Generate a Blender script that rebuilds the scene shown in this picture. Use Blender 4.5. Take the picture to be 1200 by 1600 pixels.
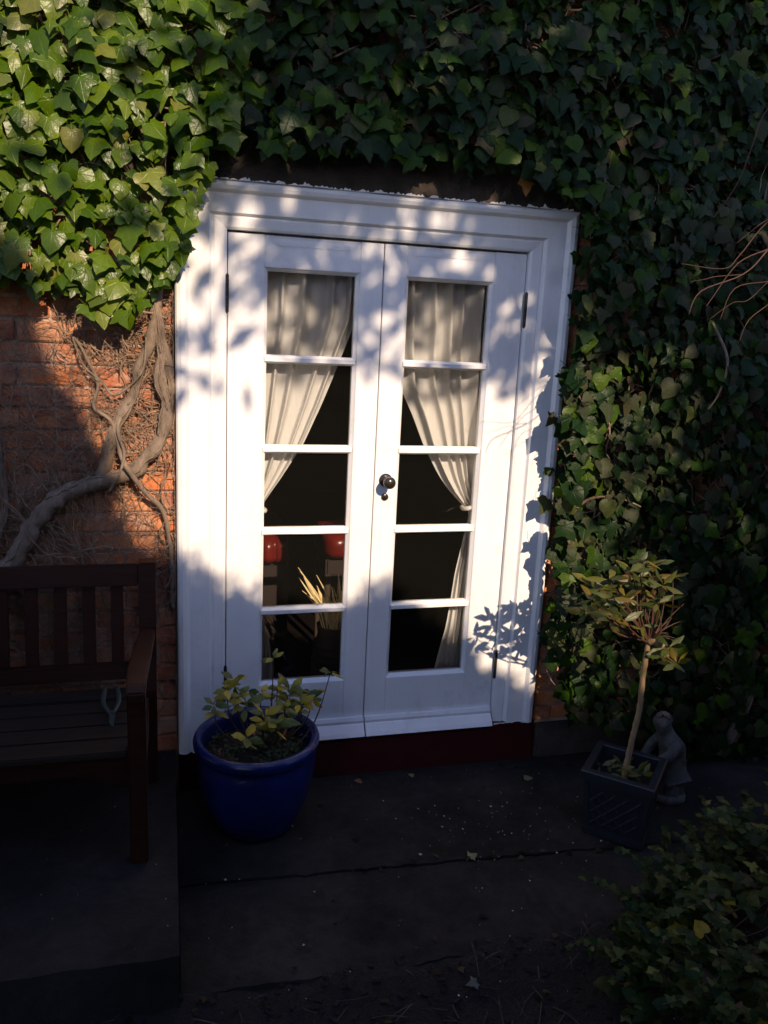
import bpy, bmesh, math, random
from mathutils import Vector, Matrix, noise
random.seed(7)
PI = math.pi
sc = bpy.context.scene
for o in list(bpy.data.objects): bpy.data.objects.remove(o)
COL = sc.collection

# ------------------------------------------------------------------ camera
cam_d = bpy.data.cameras.new('camera'); cam = bpy.data.objects.new('camera', cam_d); COL.objects.link(cam); sc.camera = cam
YAW, PIT, ROL = 0.2655, -0.2238, 0.0491
fw = Vector((math.sin(YAW)*math.cos(PIT), math.cos(YAW)*math.cos(PIT), math.sin(PIT)))
rt = fw.cross(Vector((0, 0, 1))).normalized(); up = rt.cross(fw)
R_ = rt*math.cos(ROL)+up*math.sin(ROL); U_ = -rt*math.sin(ROL)+up*math.cos(ROL)
cam.matrix_world = Matrix(((R_.x, U_.x, -fw.x, -0.7812), (R_.y, U_.y, -fw.y, -2.9933), (R_.z, U_.z, -fw.z, 1.6744), (0, 0, 0, 1)))
cam_d.sensor_fit = 'VERTICAL'; cam_d.sensor_height = 36; cam_d.lens = 36*1269.8/1600
cam_d.clip_start = 0.05; cam_d.clip_end = 500

# ------------------------------------------------------------------ light
SUN_EL, SUN_AZ = math.radians(30), math.radians(12)       # azimuth measured from the wall's outward normal towards the right
SUN = Vector((math.sin(SUN_AZ)*math.cos(SUN_EL), -math.cos(SUN_AZ)*math.cos(SUN_EL), math.sin(SUN_EL)))
W = bpy.data.worlds.new('World'); sc.world = W; W.use_nodes = True
nt = W.node_tree; bg = nt.nodes['Background']; sky = nt.nodes.new('ShaderNodeTexSky'); sky.sky_type = 'NISHITA'
sky.sun_disc = False; sky.sun_elevation = SUN_EL; sky.sun_rotation = math.atan2(SUN.x, SUN.y)
sky.air_density = 1.0; sky.dust_density = 0.4; sky.ozone_density = 3.0
wb = nt.nodes.new('ShaderNodeMix'); wb.data_type = 'RGBA'; wb.blend_type = 'MULTIPLY'; wb.inputs[0].default_value = 1; wb.inputs[7].default_value = (1.12, 0.95, 1.03, 1)
nt.links.new(sky.outputs[0], wb.inputs[6]); nt.links.new(wb.outputs[2], bg.inputs[0]); bg.inputs[1].default_value = 0.15
sl = bpy.data.lights.new('sun', 'SUN'); sl.energy = 3.5; sl.angle = math.radians(0.5); sl.color = (1.0, 0.77, 0.56)
so = bpy.data.objects.new('sun', sl); COL.objects.link(so); so.rotation_euler = SUN.to_track_quat('Z', 'Y').to_euler()
sc.view_settings.view_transform = 'Standard'; sc.view_settings.look = 'None'; sc.view_settings.gamma = 1
sc.view_settings.exposure = 0.95; sc.view_settings.use_curve_mapping = False
sc.cycles.max_bounces = 8; sc.cycles.transparent_max_bounces = 16

# ------------------------------------------------------------------ helpers
def link(o, parent=None):
    COL.objects.link(o)
    if parent: o.parent = parent
    return o
def tag(o, label=None, cat=None, group=None, kind=None):
    if label: o['label'] = label
    if cat: o['category'] = cat
    if group: o['group'] = group
    if kind: o['kind'] = kind
    return o
def empty(name, loc=(0, 0, 0), rz=0):
    o = bpy.data.objects.new(name, None); link(o); o.location = loc; o.rotation_euler = (0, 0, rz); return o
class MB:
    def __init__(s): s.v = []; s.f = []; s.t = []; s.uv = []
    def add(s, vs, fs, tint=0.0, uvs=None):
        n = len(s.v); s.v += [tuple(v) for v in vs]; s.f += [tuple(i+n for i in f) for f in fs]
        s.t += [tint]*len(vs); s.uv += (uvs if uvs else [(0, 0)]*len(vs))
    def box(s, x0, x1, y0, y1, z0, z1, M=None, tint=0.0, j=0.0):
        vs = [Vector((x, y, z)) for x in (x0, x1) for y in (y0, y1) for z in (z0, z1)]
        if j: vs = [v+Vector((random.uniform(-j, j), random.uniform(-j, j), random.uniform(-j, j))) for v in vs]
        if M: vs = [M @ v for v in vs]
        s.add(vs, [(0, 1, 3, 2), (4, 6, 7, 5), (0, 4, 5, 1), (2, 3, 7, 6), (0, 2, 6, 4), (1, 5, 7, 3)], tint)
    def tube(s, pts, rad, seg=8, sub=3, tint=0.0, knob=0.0, cap=True):
        P = [Vector(p) for p in pts]
        rr = list(rad) if hasattr(rad, '__len__') else [rad]*len(P)
        if sub > 1 and len(P) > 2:
            Q = []; q = []
            for i in range(len(P)-1):
                a = P[max(i-1, 0)]; b = P[i]; c = P[i+1]; d = P[min(i+2, len(P)-1)]
                for k in range(sub):
                    t = k/sub
                    Q.append(0.5*((2*b)+(c-a)*t+(2*a-5*b+4*c-d)*t*t+(3*b-a-3*c+d)*t**3)); q.append(rr[i]*(1-t)+rr[i+1]*t)
            Q.append(P[-1]); q.append(rr[-1]); P, rr = Q, q
        vs = []; fs = []; prev = None
        for i, p in enumerate(P):
            d = (P[min(i+1, len(P)-1)]-P[max(i-1, 0)]).normalized()
            if prev is None:
                a = d.cross(Vector((0, 0, 1)));
                if a.length < .1: a = d.cross(Vector((1, 0, 0)))
                a.normalize()
            else:
                a = (prev-d*prev.dot(d)).normalized()
            prev = a; b = d.cross(a)
            for k in range(seg):
                an = 2*PI*k/seg; r = rr[i]*(1+random.uniform(-knob, knob))
                vs.append(p+(a*math.cos(an)+b*math.sin(an))*r)
        for i in range(len(P)-1):
            for k in range(seg):
                k2 = (k+1) % seg; fs.append((i*seg+k, i*seg+k2, (i+1)*seg+k2, (i+1)*seg+k))
        if cap: fs.append(tuple(range(seg))[::-1]); fs.append(tuple(range((len(P)-1)*seg, len(P)*seg)))
        s.add(vs, fs, tint)
    def lathe(s, prof, cx=0, cy=0, seg=48, tint=0.0, wob=0.0):
        vs = []; fs = []
        for r, z in prof:
            for k in range(seg):
                a = 2*PI*k/seg; q = r*(1+wob*noise.noise(Vector((math.cos(a)*1.5, math.sin(a)*1.5, z*6))))
                vs.append((cx+q*math.cos(a), cy+q*math.sin(a), z))
        for i in range(len(prof)-1):
            for k in range(seg):
                k2 = (k+1) % seg; fs.append((i*seg+k, i*seg+k2, (i+1)*seg+k2, (i+1)*seg+k))
        s.add(vs, fs, tint)
    def mesh(s, name, smooth=False):
        me = bpy.data.meshes.new(name); me.from_pydata(s.v, [], s.f)
        at = me.attributes.new('tint', 'FLOAT', 'POINT'); at.data.foreach_set('value', s.t)
        ul = me.uv_layers.new(name='leaf')
        li = [0]*len(me.loops); me.loops.foreach_get('vertex_index', li)
        fl = []
        for i in li: fl += s.uv[i]
        ul.data.foreach_set('uv', fl)
        if smooth: me.polygons.foreach_set('use_smooth', [True]*len(me.polygons))
        me.update(); return me
    def build(s, name, mat, parent=None, smooth=False, bevel=0.0, kind=None):
        me = s.mesh(name, smooth); me.materials.append(mat)
        if bevel:
            bm = bmesh.new(); bm.from_mesh(me); bmesh.ops.remove_doubles(bm, verts=bm.verts, dist=1e-5)
            bmesh.ops.bevel(bm, geom=bm.edges[:], offset=bevel, segments=2, affect='EDGES', clamp_overlap=True)
            bm.to_mesh(me); bm.free()
        o = bpy.data.objects.new(name, me); link(o, parent)
        if kind: o['kind'] = kind
        return o
def box_obj(name, mat, parent, x0, x1, y0, y1, z0, z1, bevel=0.003, M=None, label=None):
    m = MB(); m.box(x0, x1, y0, y1, z0, z1, M); o = m.build(name, mat, parent, bevel=bevel)
    if label: o['label'] = label
    return o
def lerp(tab, x):
    if x <= tab[0][0]: return tab[0][1]
    for (a, b), (c, d) in zip(tab, tab[1:]):
        if x <= c: return b+(d-b)*(x-a)/(c-a)
    return tab[-1][1]
def inside(poly, x, y):
    r = False; n = len(poly)
    for i in range(n):
        x1, y1 = poly[i]; x2, y2 = poly[(i+1) % n]
        if (y1 > y) != (y2 > y) and x < (x2-x1)*(y-y1)/(y2-y1)+x1: r = not r
    return r
def in_view(p, m=0.0):
    d = Vector(p)-cam.matrix_world.translation; z = d.dot(fw)
    if z <= 0: return False
    x = d.dot(R_)/z*1269.8; y = d.dot(U_)/z*1269.8
    return abs(x) < 600+m and abs(y) < 800+m

# ------------------------------------------------------------------ materials
class N:
    def __init__(s, name):
        s.m = bpy.data.materials.new(name); s.m.use_nodes = True; s.t = s.m.node_tree; s.b = s.t.nodes['Principled BSDF']; s.out = s.t.nodes['Material Output']
    def n(s, typ, **kw):
        o = s.t.nodes.new('ShaderNode'+typ)
        for k, v in kw.items():
            if k in o.inputs.keys() if isinstance(k, str) and not hasattr(o, k) else False: o.inputs[k].default_value = v
            else: setattr(o, k, v)
        return o
    def l(s, a, b): s.t.links.new(a, b)
    def coord(s, kind='Object'):
        c = s.n('TexCoord'); return c.outputs[kind]
    def pos(s):
        return s.n('NewGeometry').outputs['Position']
    def noise(s, vec, scale, detail=4, rough=0.6, dist=0.0, stretch=None):
        if stretch:
            mp = s.n('Mapping'); mp.inputs['Scale'].default_value = stretch; s.l(vec, mp.inputs[0]); vec = mp.outputs[0]
        o = s.n('TexNoise'); o.inputs['Scale'].default_value = scale; o.inputs['Detail'].default_value = detail
        o.inputs['Roughness'].default_value = rough; o.inputs['Distortion'].default_value = dist; s.l(vec, o.inputs['Vector']); return o.outputs['Fac']
    def ramp(s, fac, stops):
        r = s.n('ValToRGB'); e = r.color_ramp.elements
        while len(e) < len(stops): e.new(0.5)
        for i, (p, c) in enumerate(stops): e[i].position = p; e[i].color = (*c, 1)
        s.l(fac, r.inputs[0]); return r.outputs[0]
    def math(s, op, a, b=None, clamp=False):
        o = s.n('Math'); o.operation = op; o.use_clamp = clamp
        for i, x in enumerate((a, b)):
            if x is None: continue
            if isinstance(x, (int, float)): o.inputs[i].default_value = x
            else: s.l(x, o.inputs[i])
        return o.outputs[0]
    def mix(s, fac, a, b, typ='MIX'):
        o = s.n('Mix'); o.data_type = 'RGBA'; o.blend_type = typ
        for i, x in ((0, fac), (6, a), (7, b)):
            if isinstance(x, (int, float)): o.inputs[i].default_value = x
            elif isinstance(x, tuple): o.inputs[i].default_value = (*x, 1)
            else: s.l(x, o.inputs[i])
        return o.outputs[2]
    def bump(s, h, strength=0.3, dist=0.01):
        b = s.n('Bump'); b.inputs['Strength'].default_value = strength; b.inputs['Distance'].default_value = dist
        s.l(h, b.inputs['Height']); s.l(b.outputs[0], s.b.inputs['Normal']); return b
    def base(s, c):
        if isinstance(c, tuple): s.b.inputs['Base Color'].default_value = (*c, 1)
        else: s.l(c, s.b.inputs['Base Color'])
    def set(s, **kw):
        for k, v in kw.items():
            k = k.replace('_', ' '); s.b.inputs[k].default_value = v
        return s

def simple(name, c1, c2, scale=8, rough=0.6, bump=0.2, bscale=60, bdist=0.004, stretch=None, spec=0.5, fine=None):
    m = N(name); p = m.pos()
    f = m.noise(p, scale, 5, 0.65, stretch=stretch)
    m.base(m.ramp(f, [(0.3, c1), (0.7, c2)])); m.set(Roughness=rough); m.b.inputs['Specular IOR Level'].default_value = spec
    m.bump(m.noise(p, bscale, 4, 0.7, stretch=stretch), bump, bdist); return m.m

def m_white():
    m = N('white_gloss_paint'); p = m.pos()
    big = m.noise(p, 3.0, 4, 0.6); streak = m.noise(p, 26, 5, 0.7, stretch=(1, 1, .12)); fine = m.noise(p, 140, 3, 0.7)
    c = m.ramp(big, [(0.25, (0.74, 0.74, 0.735)), (0.65, (0.81, 0.81, 0.80))])
    c = m.mix(m.math('MULTIPLY', m.ramp(streak, [(0.52, (0, 0, 0)), (0.75, (1, 1, 1))]), 0.25), c, (0.62, 0.60, 0.56))
    g = m.noise(p, 9, 6, 0.75)
    c = m.mix(m.math('MULTIPLY', m.ramp(g, [(0.56, (0, 0, 0)), (0.72, (1, 1, 1))]), 0.4), c, (0.52, 0.48, 0.42))
    k = m.noise(p, 60, 5, 0.8); c = m.mix(m.math('MULTIPLY', m.ramp(k, [(0.66, (0, 0, 0)), (0.72, (1, 1, 1))]), 0.35), c, (0.40, 0.36, 0.30))
    m.base(c); m.set(Roughness=0.33)
    h = m.math('ADD', m.math('MULTIPLY', streak, 0.8), m.math('MULTIPLY', fine, 0.3)); m.bump(h, 0.5, 0.004); return m.m
def m_brick():
    m = N('old_red_brick'); p = m.pos(); oi = m.n('ObjectInfo').outputs['Random']; at = m.n('Attribute'); at.attribute_name = 'tint'
    r = m.math('FRACT', m.math('ADD', oi, at.outputs['Fac']))
    c = m.ramp(r, [(0.0, (0.28, 0.06, 0.03)), (0.25, (0.60, 0.18, 0.05)), (0.45, (0.33, 0.09, 0.045)), (0.6, (0.62, 0.24, 0.09)), (0.8, (0.42, 0.22, 0.15)), (1.0, (0.27, 0.08, 0.05))])
    f = m.noise(p, 22, 6, 0.7); c = m.mix(m.ramp(f, [(0.42, (0, 0, 0)), (0.66, (1, 1, 1))]), c, (0.52, 0.22, 0.10))
    g = m.noise(p, 5, 6, 0.75); c = m.mix(m.math('MULTIPLY', m.ramp(g, [(0.50, (0, 0, 0)), (0.66, (1, 1, 1))]), 0.7), c, (0.48, 0.33, 0.24))
    d = m.noise(p, 60, 4, 0.8); c = m.mix(m.math('MULTIPLY', m.ramp(d, [(0.55, (0, 0, 0)), (0.7, (1, 1, 1))]), 0.5), c, (0.10, 0.05, 0.03))
    m.base(c); m.set(Roughness=0.9); m.bump(m.math('ADD', f, d), 0.6, 0.006); return m.m
def m_leaf(name, cols, rough=0.35, veins=0.5, trans=0.25, spec=0.5):
    m = N(name); oi = m.n('ObjectInfo').outputs['Random']; at = m.n('Attribute'); at.attribute_name = 'tint'
    r = m.math('FRACT', m.math('ADD', oi, at.outputs['Fac']))
    c = m.ramp(r, cols); p = m.pos(); c = m.mix(0.5, c, m.ramp(m.noise(p, 18, 4), [(0.3, (0.45, 0.45, 0.45)), (0.7, (1, 1, 1))]), 'MULTIPLY')
    uv = m.n('UVMap'); uv.uv_map = 'leaf'; sx = m.n('SeparateXYZ'); m.l(uv.outputs[0], sx.inputs[0])
    ang = m.math('ARCTAN2', sx.outputs[0], sx.outputs[1])
    rad = m.math('SQRT', m.math('ADD', m.math('MULTIPLY', sx.outputs[0], sx.outputs[0]), m.math('MULTIPLY', sx.outputs[1], sx.outputs[1])))
    fr = m.math('ABSOLUTE', m.math('SUBTRACT', m.math('FRACT', m.math('ADD', m.math('DIVIDE', ang, 0.62), 0.5)), 0.5))
    dst = m.math('MULTIPLY', m.math('MULTIPLY', fr, 0.62), rad)
    v = m.math('SUBTRACT', 1.0, m.math('DIVIDE', dst, 0.022), clamp=True)
    cv = m.mix(m.math('MULTIPLY', v, veins), c, m.mix(1.0, c, (2.2, 2.0, 2.0), 'MULTIPLY'))
    m.base(cv); m.set(Roughness=rough); m.b.inputs['Specular IOR Level'].default_value = spec
    m.bump(m.math('ADD', m.math('MULTIPLY', v, -0.6), m.noise(p, 90, 2)), 0.35, 0.003)
    if trans:
        tr = m.n('BsdfTranslucent'); m.l(m.mix(1.0, c, (1.5, 1.6, 0.8), 'MULTIPLY'), tr.inputs[0])
        mx = m.n('MixShader'); mx.inputs[0].default_value = trans; m.l(m.b.outputs[0], mx.inputs[1]); m.l(tr.outputs[0], mx.inputs[2]); m.l(mx.outputs[0], m.out.inputs[0])
    return m.m
def m_glass():
    m = N('window_glass'); p = m.pos(); m.t.nodes.remove(m.b)
    tr = m.n('BsdfTransparent'); tr.inputs[0].default_value = (0.97, 0.975, 0.97, 1)
    gl = m.n('BsdfGlossy'); gl.inputs['Roughness'].default_value = 0.01
    fr = m.n('Fresnel'); fr.inputs[0].default_value = 1.5
    b = m.n('Bump'); b.inputs['Strength'].default_value = 0.08; b.inputs['Distance'].default_value = 0.01; m.l(m.noise(p, 4, 2), b.inputs['Height'])
    m.l(b.outputs[0], gl.inputs['Normal'])
    df = m.n('BsdfDiffuse'); df.inputs[0].default_value = (0.6, 0.58, 0.52, 1)
    dirt = m.math('MULTIPLY', m.ramp(m.noise(p, 55, 6, 0.8), [(0.66, (0, 0, 0)), (0.80, (1, 1, 1))]), 0.05)
    mx = m.n('MixShader'); m.l(fr.outputs[0], mx.inputs[0]); m.l(tr.outputs[0], mx.inputs[1]); m.l(gl.outputs[0], mx.inputs[2])
    m2 = m.n('MixShader'); m.l(m.math('ADD', dirt, 0.004), m2.inputs[0]); m.l(mx.outputs[0], m2.inputs[1]); m.l(df.outputs[0], m2.inputs[2])
    m.l(m2.outputs[0], m.out.inputs[0]); return m.m
def m_curtain():
    m = N('sheer_curtain'); p = m.pos()
    f = m.noise(p, 60, 4, 0.7, stretch=(1, 1, .1))
    m.base(m.ramp(f, [(0.3, (0.68, 0.665, 0.655)), (0.7, (0.80, 0.785, 0.775))])); m.set(Roughness=0.95)
    tr = m.n('BsdfTranslucent'); tr.inputs[0].default_value = (0.5, 0.47, 0.4, 1); mx = m.n('MixShader'); mx.inputs[0].default_value = 0.12
    m.l(m.b.outputs[0], mx.inputs[1]); m.l(tr.outputs[0], mx.inputs[2]); tp_ = m.n('BsdfTransparent'); mx2 = m.n('MixShader'); mx2.inputs[0].default_value = 0.14; m.l(mx.outputs[0], mx2.inputs[1]); m.l(tp_.outputs[0], mx2.inputs[2]); m.l(mx2.outputs[0], m.out.inputs[0])
    w = m.noise(p, 800, 2, 0.5); m.bump(w, 0.1, 0.001); return m.m
def m_concrete(name, a, b, rough=0.85):
    m = N(name); p = m.pos(); g = m.noise(p, 2.5, 6, 0.7); h = m.noise(p, 25, 6, 0.75); k = m.noise(p, 180, 3, 0.7)
    c = m.ramp(g, [(0.3, a), (0.7, b)]); c = m.mix(0.7, c, m.ramp(h, [(0.3, (0.4, 0.4, 0.4)), (0.7, (1.0, 1.0, 1.0))]), 'MULTIPLY')
    sp = m.ramp(m.noise(p, 75, 3, 0.8), [(0.66, (0, 0, 0)), (0.74, (1, 1, 1))]); c = m.mix(m.math('MULTIPLY', sp, 0.4), c, (0.09, 0.09, 0.085))
    mo = m.ramp(m.noise(p, 6, 5, 0.7, 1.0), [(0.55, (0, 0, 0)), (0.7, (1, 1, 1))]); c = m.mix(m.math('MULTIPLY', mo, 0.6), c, (0.008, 0.009, 0.005))
    m.base(c); m.set(Roughness=rough); m.b.inputs['Specular IOR Level'].default_value = 0.15; m.bump(m.math('ADD', h, m.math('MULTIPLY', k, 0.5)), 0.8, 0.012); return m.m
def m_wood(name, a, b, rough=0.5, st=(1, 18, 18)):
    m = N(name); p = m.coord(); f = m.noise(p, 5, 6, 0.7, 0.6, stretch=st); g = m.noise(p, 3, 3)
    c = m.ramp(f, [(0.3, a), (0.7, b)]); c = m.mix(0.5, c, m.ramp(g, [(0.3, (0.5, 0.5, 0.5)), (0.7, (1, 1, 1))]), 'MULTIPLY')
    m.base(c); m.set(Roughness=rough); m.b.inputs['Specular IOR Level'].default_value = 0.22; m.bump(f, 0.3, 0.003); return m.m

WHITE = m_white(); BRICK = m_brick(); GLASS = m_glass(); CURTAIN = m_curtain()
MORTAR = simple('lime_mortar', (0.32, 0.23, 0.17), (0.50, 0.38, 0.29), 9, 0.95, 0.6, 90, 0.006)
RENDER = simple('weathered_render', (0.018, 0.015, 0.012), (0.075, 0.056, 0.042), 7, 0.9, 0.7, 40, 0.012)
MAROON = simple('maroon_paint', (0.035, 0.0026, 0.003), (0.055, 0.0042, 0.005), 6, 0.5, 0.3, 60, 0.003)
BLACK = simple('black_iron', (0.008, 0.008, 0.009), (0.02, 0.019, 0.018), 30, 0.35, 0.2, 120, 0.002)
BRONZE = simple('dark_bronze', (0.014, 0.011, 0.010), (0.03, 0.023, 0.019), 30, 0.25, 0.1, 120, 0.001)
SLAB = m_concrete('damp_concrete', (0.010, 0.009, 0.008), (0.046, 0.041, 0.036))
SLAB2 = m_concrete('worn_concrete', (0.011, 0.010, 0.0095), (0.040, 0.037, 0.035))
SOIL = simple('dark_soil', (0.003, 0.002, 0.0015), (0.012, 0.008, 0.006), 30, 0.95, 0.9, 70, 0.03)
BENCHM = m_wood('dark_stained_teak', (0.017, 0.0048, 0.0025), (0.045, 0.013, 0.007), 0.45)
BENCHS = m_wood('weathered_teak', (0.014, 0.0095, 0.007), (0.034, 0.023, 0.017), 0.6)
BARK = simple('ivy_bark', (0.10, 0.072, 0.050), (0.27, 0.20, 0.14), 25, 0.9, 0.9, 120, 0.006, stretch=(1, 1, .35))
TWIG = simple('dry_twigs', (0.13, 0.085, 0.055), (0.32, 0.22, 0.145), 30, 0.9, 0.4, 150, 0.003)
BAYBARK = simple('bay_bark', (0.12, 0.08, 0.04), (0.28, 0.19, 0.10), 20, 0.8, 0.6, 90, 0.004, stretch=(1, 1, .3))
DARKTWIG = simple('old_twigs', (0.02, 0.014, 0.010), (0.09, 0.065, 0.045), 12, 0.9, 0.4, 150, 0.003)
REDTWIG = simple('red_brown_twig', (0.035, 0.014, 0.008), (0.075, 0.030, 0.016), 30, 0.7, 0.3, 150, 0.002)
IVY_LIT = m_leaf('ivy_leaf_sunlit', [(0, (0.036, 0.080, 0.002)), (0.35, (0.060, 0.118, 0.003)), (0.7, (0.092, 0.150, 0.004)), (0.92, (0.045, 0.095, 0.012)), (1, (0.17, 0.18, 0.04))], 0.30, 0.35, 0.3, 0.20)  # lit copy of the ivy leaf, sunlight put into its brighter green
IVY_SHADE = m_leaf('ivy_leaf_shaded', [(0, (0.007, 0.022, 0.006)), (0.4, (0.011, 0.031, 0.007)), (0.75, (0.018, 0.040, 0.007)), (0.93, (0.02, 0.03, 0.016)), (1, (0.07, 0.085, 0.02))], 0.38, 0.35, 0.15, 0.09)  # shaded copy of the ivy leaf, shade put into its darker green
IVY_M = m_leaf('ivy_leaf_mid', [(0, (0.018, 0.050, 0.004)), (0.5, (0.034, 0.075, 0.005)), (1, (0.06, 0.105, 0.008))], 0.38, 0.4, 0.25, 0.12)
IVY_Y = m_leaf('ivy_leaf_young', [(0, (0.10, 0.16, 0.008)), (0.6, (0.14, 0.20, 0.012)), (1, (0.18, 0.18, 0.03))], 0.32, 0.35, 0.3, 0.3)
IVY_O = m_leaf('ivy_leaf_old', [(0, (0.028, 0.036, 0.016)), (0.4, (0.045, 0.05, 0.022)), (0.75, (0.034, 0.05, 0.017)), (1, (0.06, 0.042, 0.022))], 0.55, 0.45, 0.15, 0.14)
LOWLEAF = m_leaf('low_ivy_leaf', [(0, (0.014, 0.028, 0.006)), (0.4, (0.028, 0.046, 0.009)), (0.8, (0.060, 0.078, 0.018)), (1, (0.13, 0.13, 0.04))], 0.45, 0.4, 0.15, 0.15)
BAY = m_leaf('bay_leaf', [(0, (0.035, 0.055, 0.008)), (0.5, (0.065, 0.080, 0.010)), (0.85, (0.15, 0.13, 0.012)), (1, (0.14, 0.07, 0.015))], 0.45, 0.3, 0.25)
POTLEAF = m_leaf('shrub_leaf', [(0, (0.03, 0.055, 0.006)), (0.45, (0.06, 0.095, 0.008)), (0.65, (0.18, 0.18, 0.010)), (1, (0.42, 0.30, 0.012))], 0.5, 0.2, 0.3)
MOSSLEAF = m_leaf('creeping_leaf', [(0, (0.02, 0.045, 0.012)), (1, (0.03, 0.055, 0.014))], 0.6, 0.1, 0.2)
DEADLEAF = m_leaf('dead_leaf', [(0, (0.35, 0.14, 0.04)), (1, (0.45, 0.2, 0.06))], 0.7, 0.5, 0.3)
PALELEAF = m_leaf('pale_fallen_leaf', [(0, (0.16, 0.17, 0.07)), (1, (0.26, 0.24, 0.12))], 0.7, 0.4, 0.1)
DARKLITTER = m_leaf('dark_litter', [(0, (0.012, 0.008, 0.005)), (0.6, (0.03, 0.02, 0.012)), (1, (0.07, 0.05, 0.025))], 0.8, 0.2, 0.05, 0.1)
TREELEAF = m_leaf('garden_leaf', [(0, (0.03, 0.07, 0.015)), (1, (0.06, 0.11, 0.02))], 0.5, 0.1, 0.1)
HEDGEM = simple('hedge_core', (0.008, 0.016, 0.006), (0.02, 0.035, 0.01), 8, 0.9, 0.8, 30, 0.05)
BLUE = None
def m_blue():
    m = N('cobalt_glaze'); p = m.pos(); f = m.noise(p, 7, 5, 0.65, stretch=(1, 1, .4)); g = m.noise(p, 90, 4, 0.75)
    c = m.ramp(f, [(0.3, (0.003, 0.006, 0.048)), (0.7, (0.007, 0.015, 0.105))]); c = m.mix(m.math('MULTIPLY', m.ramp(g, [(0.62, (0, 0, 0)), (0.72, (1, 1, 1))]), 0.4), c, (0.10, 0.10, 0.16))
    m.base(c); m.set(Roughness=0.26); m.bump(m.math('ADD', f, m.math('MULTIPLY', g, .15)), 0.4, 0.012); return m.m
BLUE = m_blue()
TERRA = simple('terracotta', (0.16, 0.055, 0.025), (0.26, 0.10, 0.05), 14, 0.85, 0.3, 80, 0.003)
SLATE = simple('slate_blue_plastic', (0.006, 0.0075, 0.0115), (0.012, 0.0145, 0.021), 8, 0.5, 0.2, 60, 0.002)
STONE = simple('weathered_cast_stone', (0.03, 0.028, 0.026), (0.10, 0.096, 0.088), 22, 0.9, 0.7, 70, 0.008)
LEATHER = simple('oxblood_leather', (0.09, 0.008, 0.006), (0.15, 0.014, 0.010), 12, 0.28, 0.2, 90, 0.002)
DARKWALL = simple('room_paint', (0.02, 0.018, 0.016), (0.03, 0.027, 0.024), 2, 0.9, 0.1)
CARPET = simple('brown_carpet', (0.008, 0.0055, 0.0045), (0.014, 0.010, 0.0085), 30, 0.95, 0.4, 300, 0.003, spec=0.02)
STRAW = simple('dried_straw', (0.7, 0.52, 0.24), (0.85, 0.70, 0.38), 40, 0.7, 0.3, 200, 0.002)
HIDE = simple('dark_brown_leather', (0.009, 0.004, 0.003), (0.018, 0.007, 0.005), 14, 0.6, 0.2, 90, 0.002)
BASKET = simple('dark_wicker', (0.03, 0.02, 0.012), (0.06, 0.04, 0.025), 40, 0.7, 0.6, 60, 0.01, stretch=(1, 1, 5))
METAL = simple('pale_worn_metal', (0.018, 0.028, 0.026), (0.05, 0.065, 0.06), 60, 0.4, 0.2, 120, 0.001)
PETAL = simple('white_specks', (0.12, 0.12, 0.11), (0.5, 0.5, 0.46), 60, 0.9, 0.0)
GRASS = simple('lawn', (0.012, 0.022, 0.006), (0.03, 0.05, 0.012), 3, 0.95, 0.8, 50, 0.05)

# ------------------------------------------------------------------ leaves
IVY_OUT = [(0.0, 0.0), (0.16, -0.10), (0.36, -0.06), (0.50, 0.10), (0.60, 0.27), (0.42, 0.37), (0.33, 0.47), (0.24, 0.66), (0.12, 0.86), (0.0, 1.0)]
IVY_OUT2 = [(0.0, 0.0), (0.18, -0.14), (0.42, -0.12), (0.55, 0.06), (0.56, 0.26), (0.48, 0.46), (0.34, 0.64), (0.20, 0.80), (0.09, 0.93), (0.0, 1.0)]
IVY_OUT3 = [(0.0, 0.04), (0.14, -0.13), (0.34, -0.18), (0.40, 0.02), (0.66, 0.16), (0.44, 0.33), (0.30, 0.40), (0.26, 0.60), (0.13, 0.82), (0.0, 1.06)]
OVAL = [(0.0, 0.0), (0.07, 0.15), (0.145, 0.40), (0.145, 0.62), (0.07, 0.85), (0.0, 1.02)]
ROUND = [(0.0, 0.0), (0.10, 0.14), (0.24, 0.42), (0.22, 0.66), (0.10, 0.88), (0.0, 1.03)]
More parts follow.
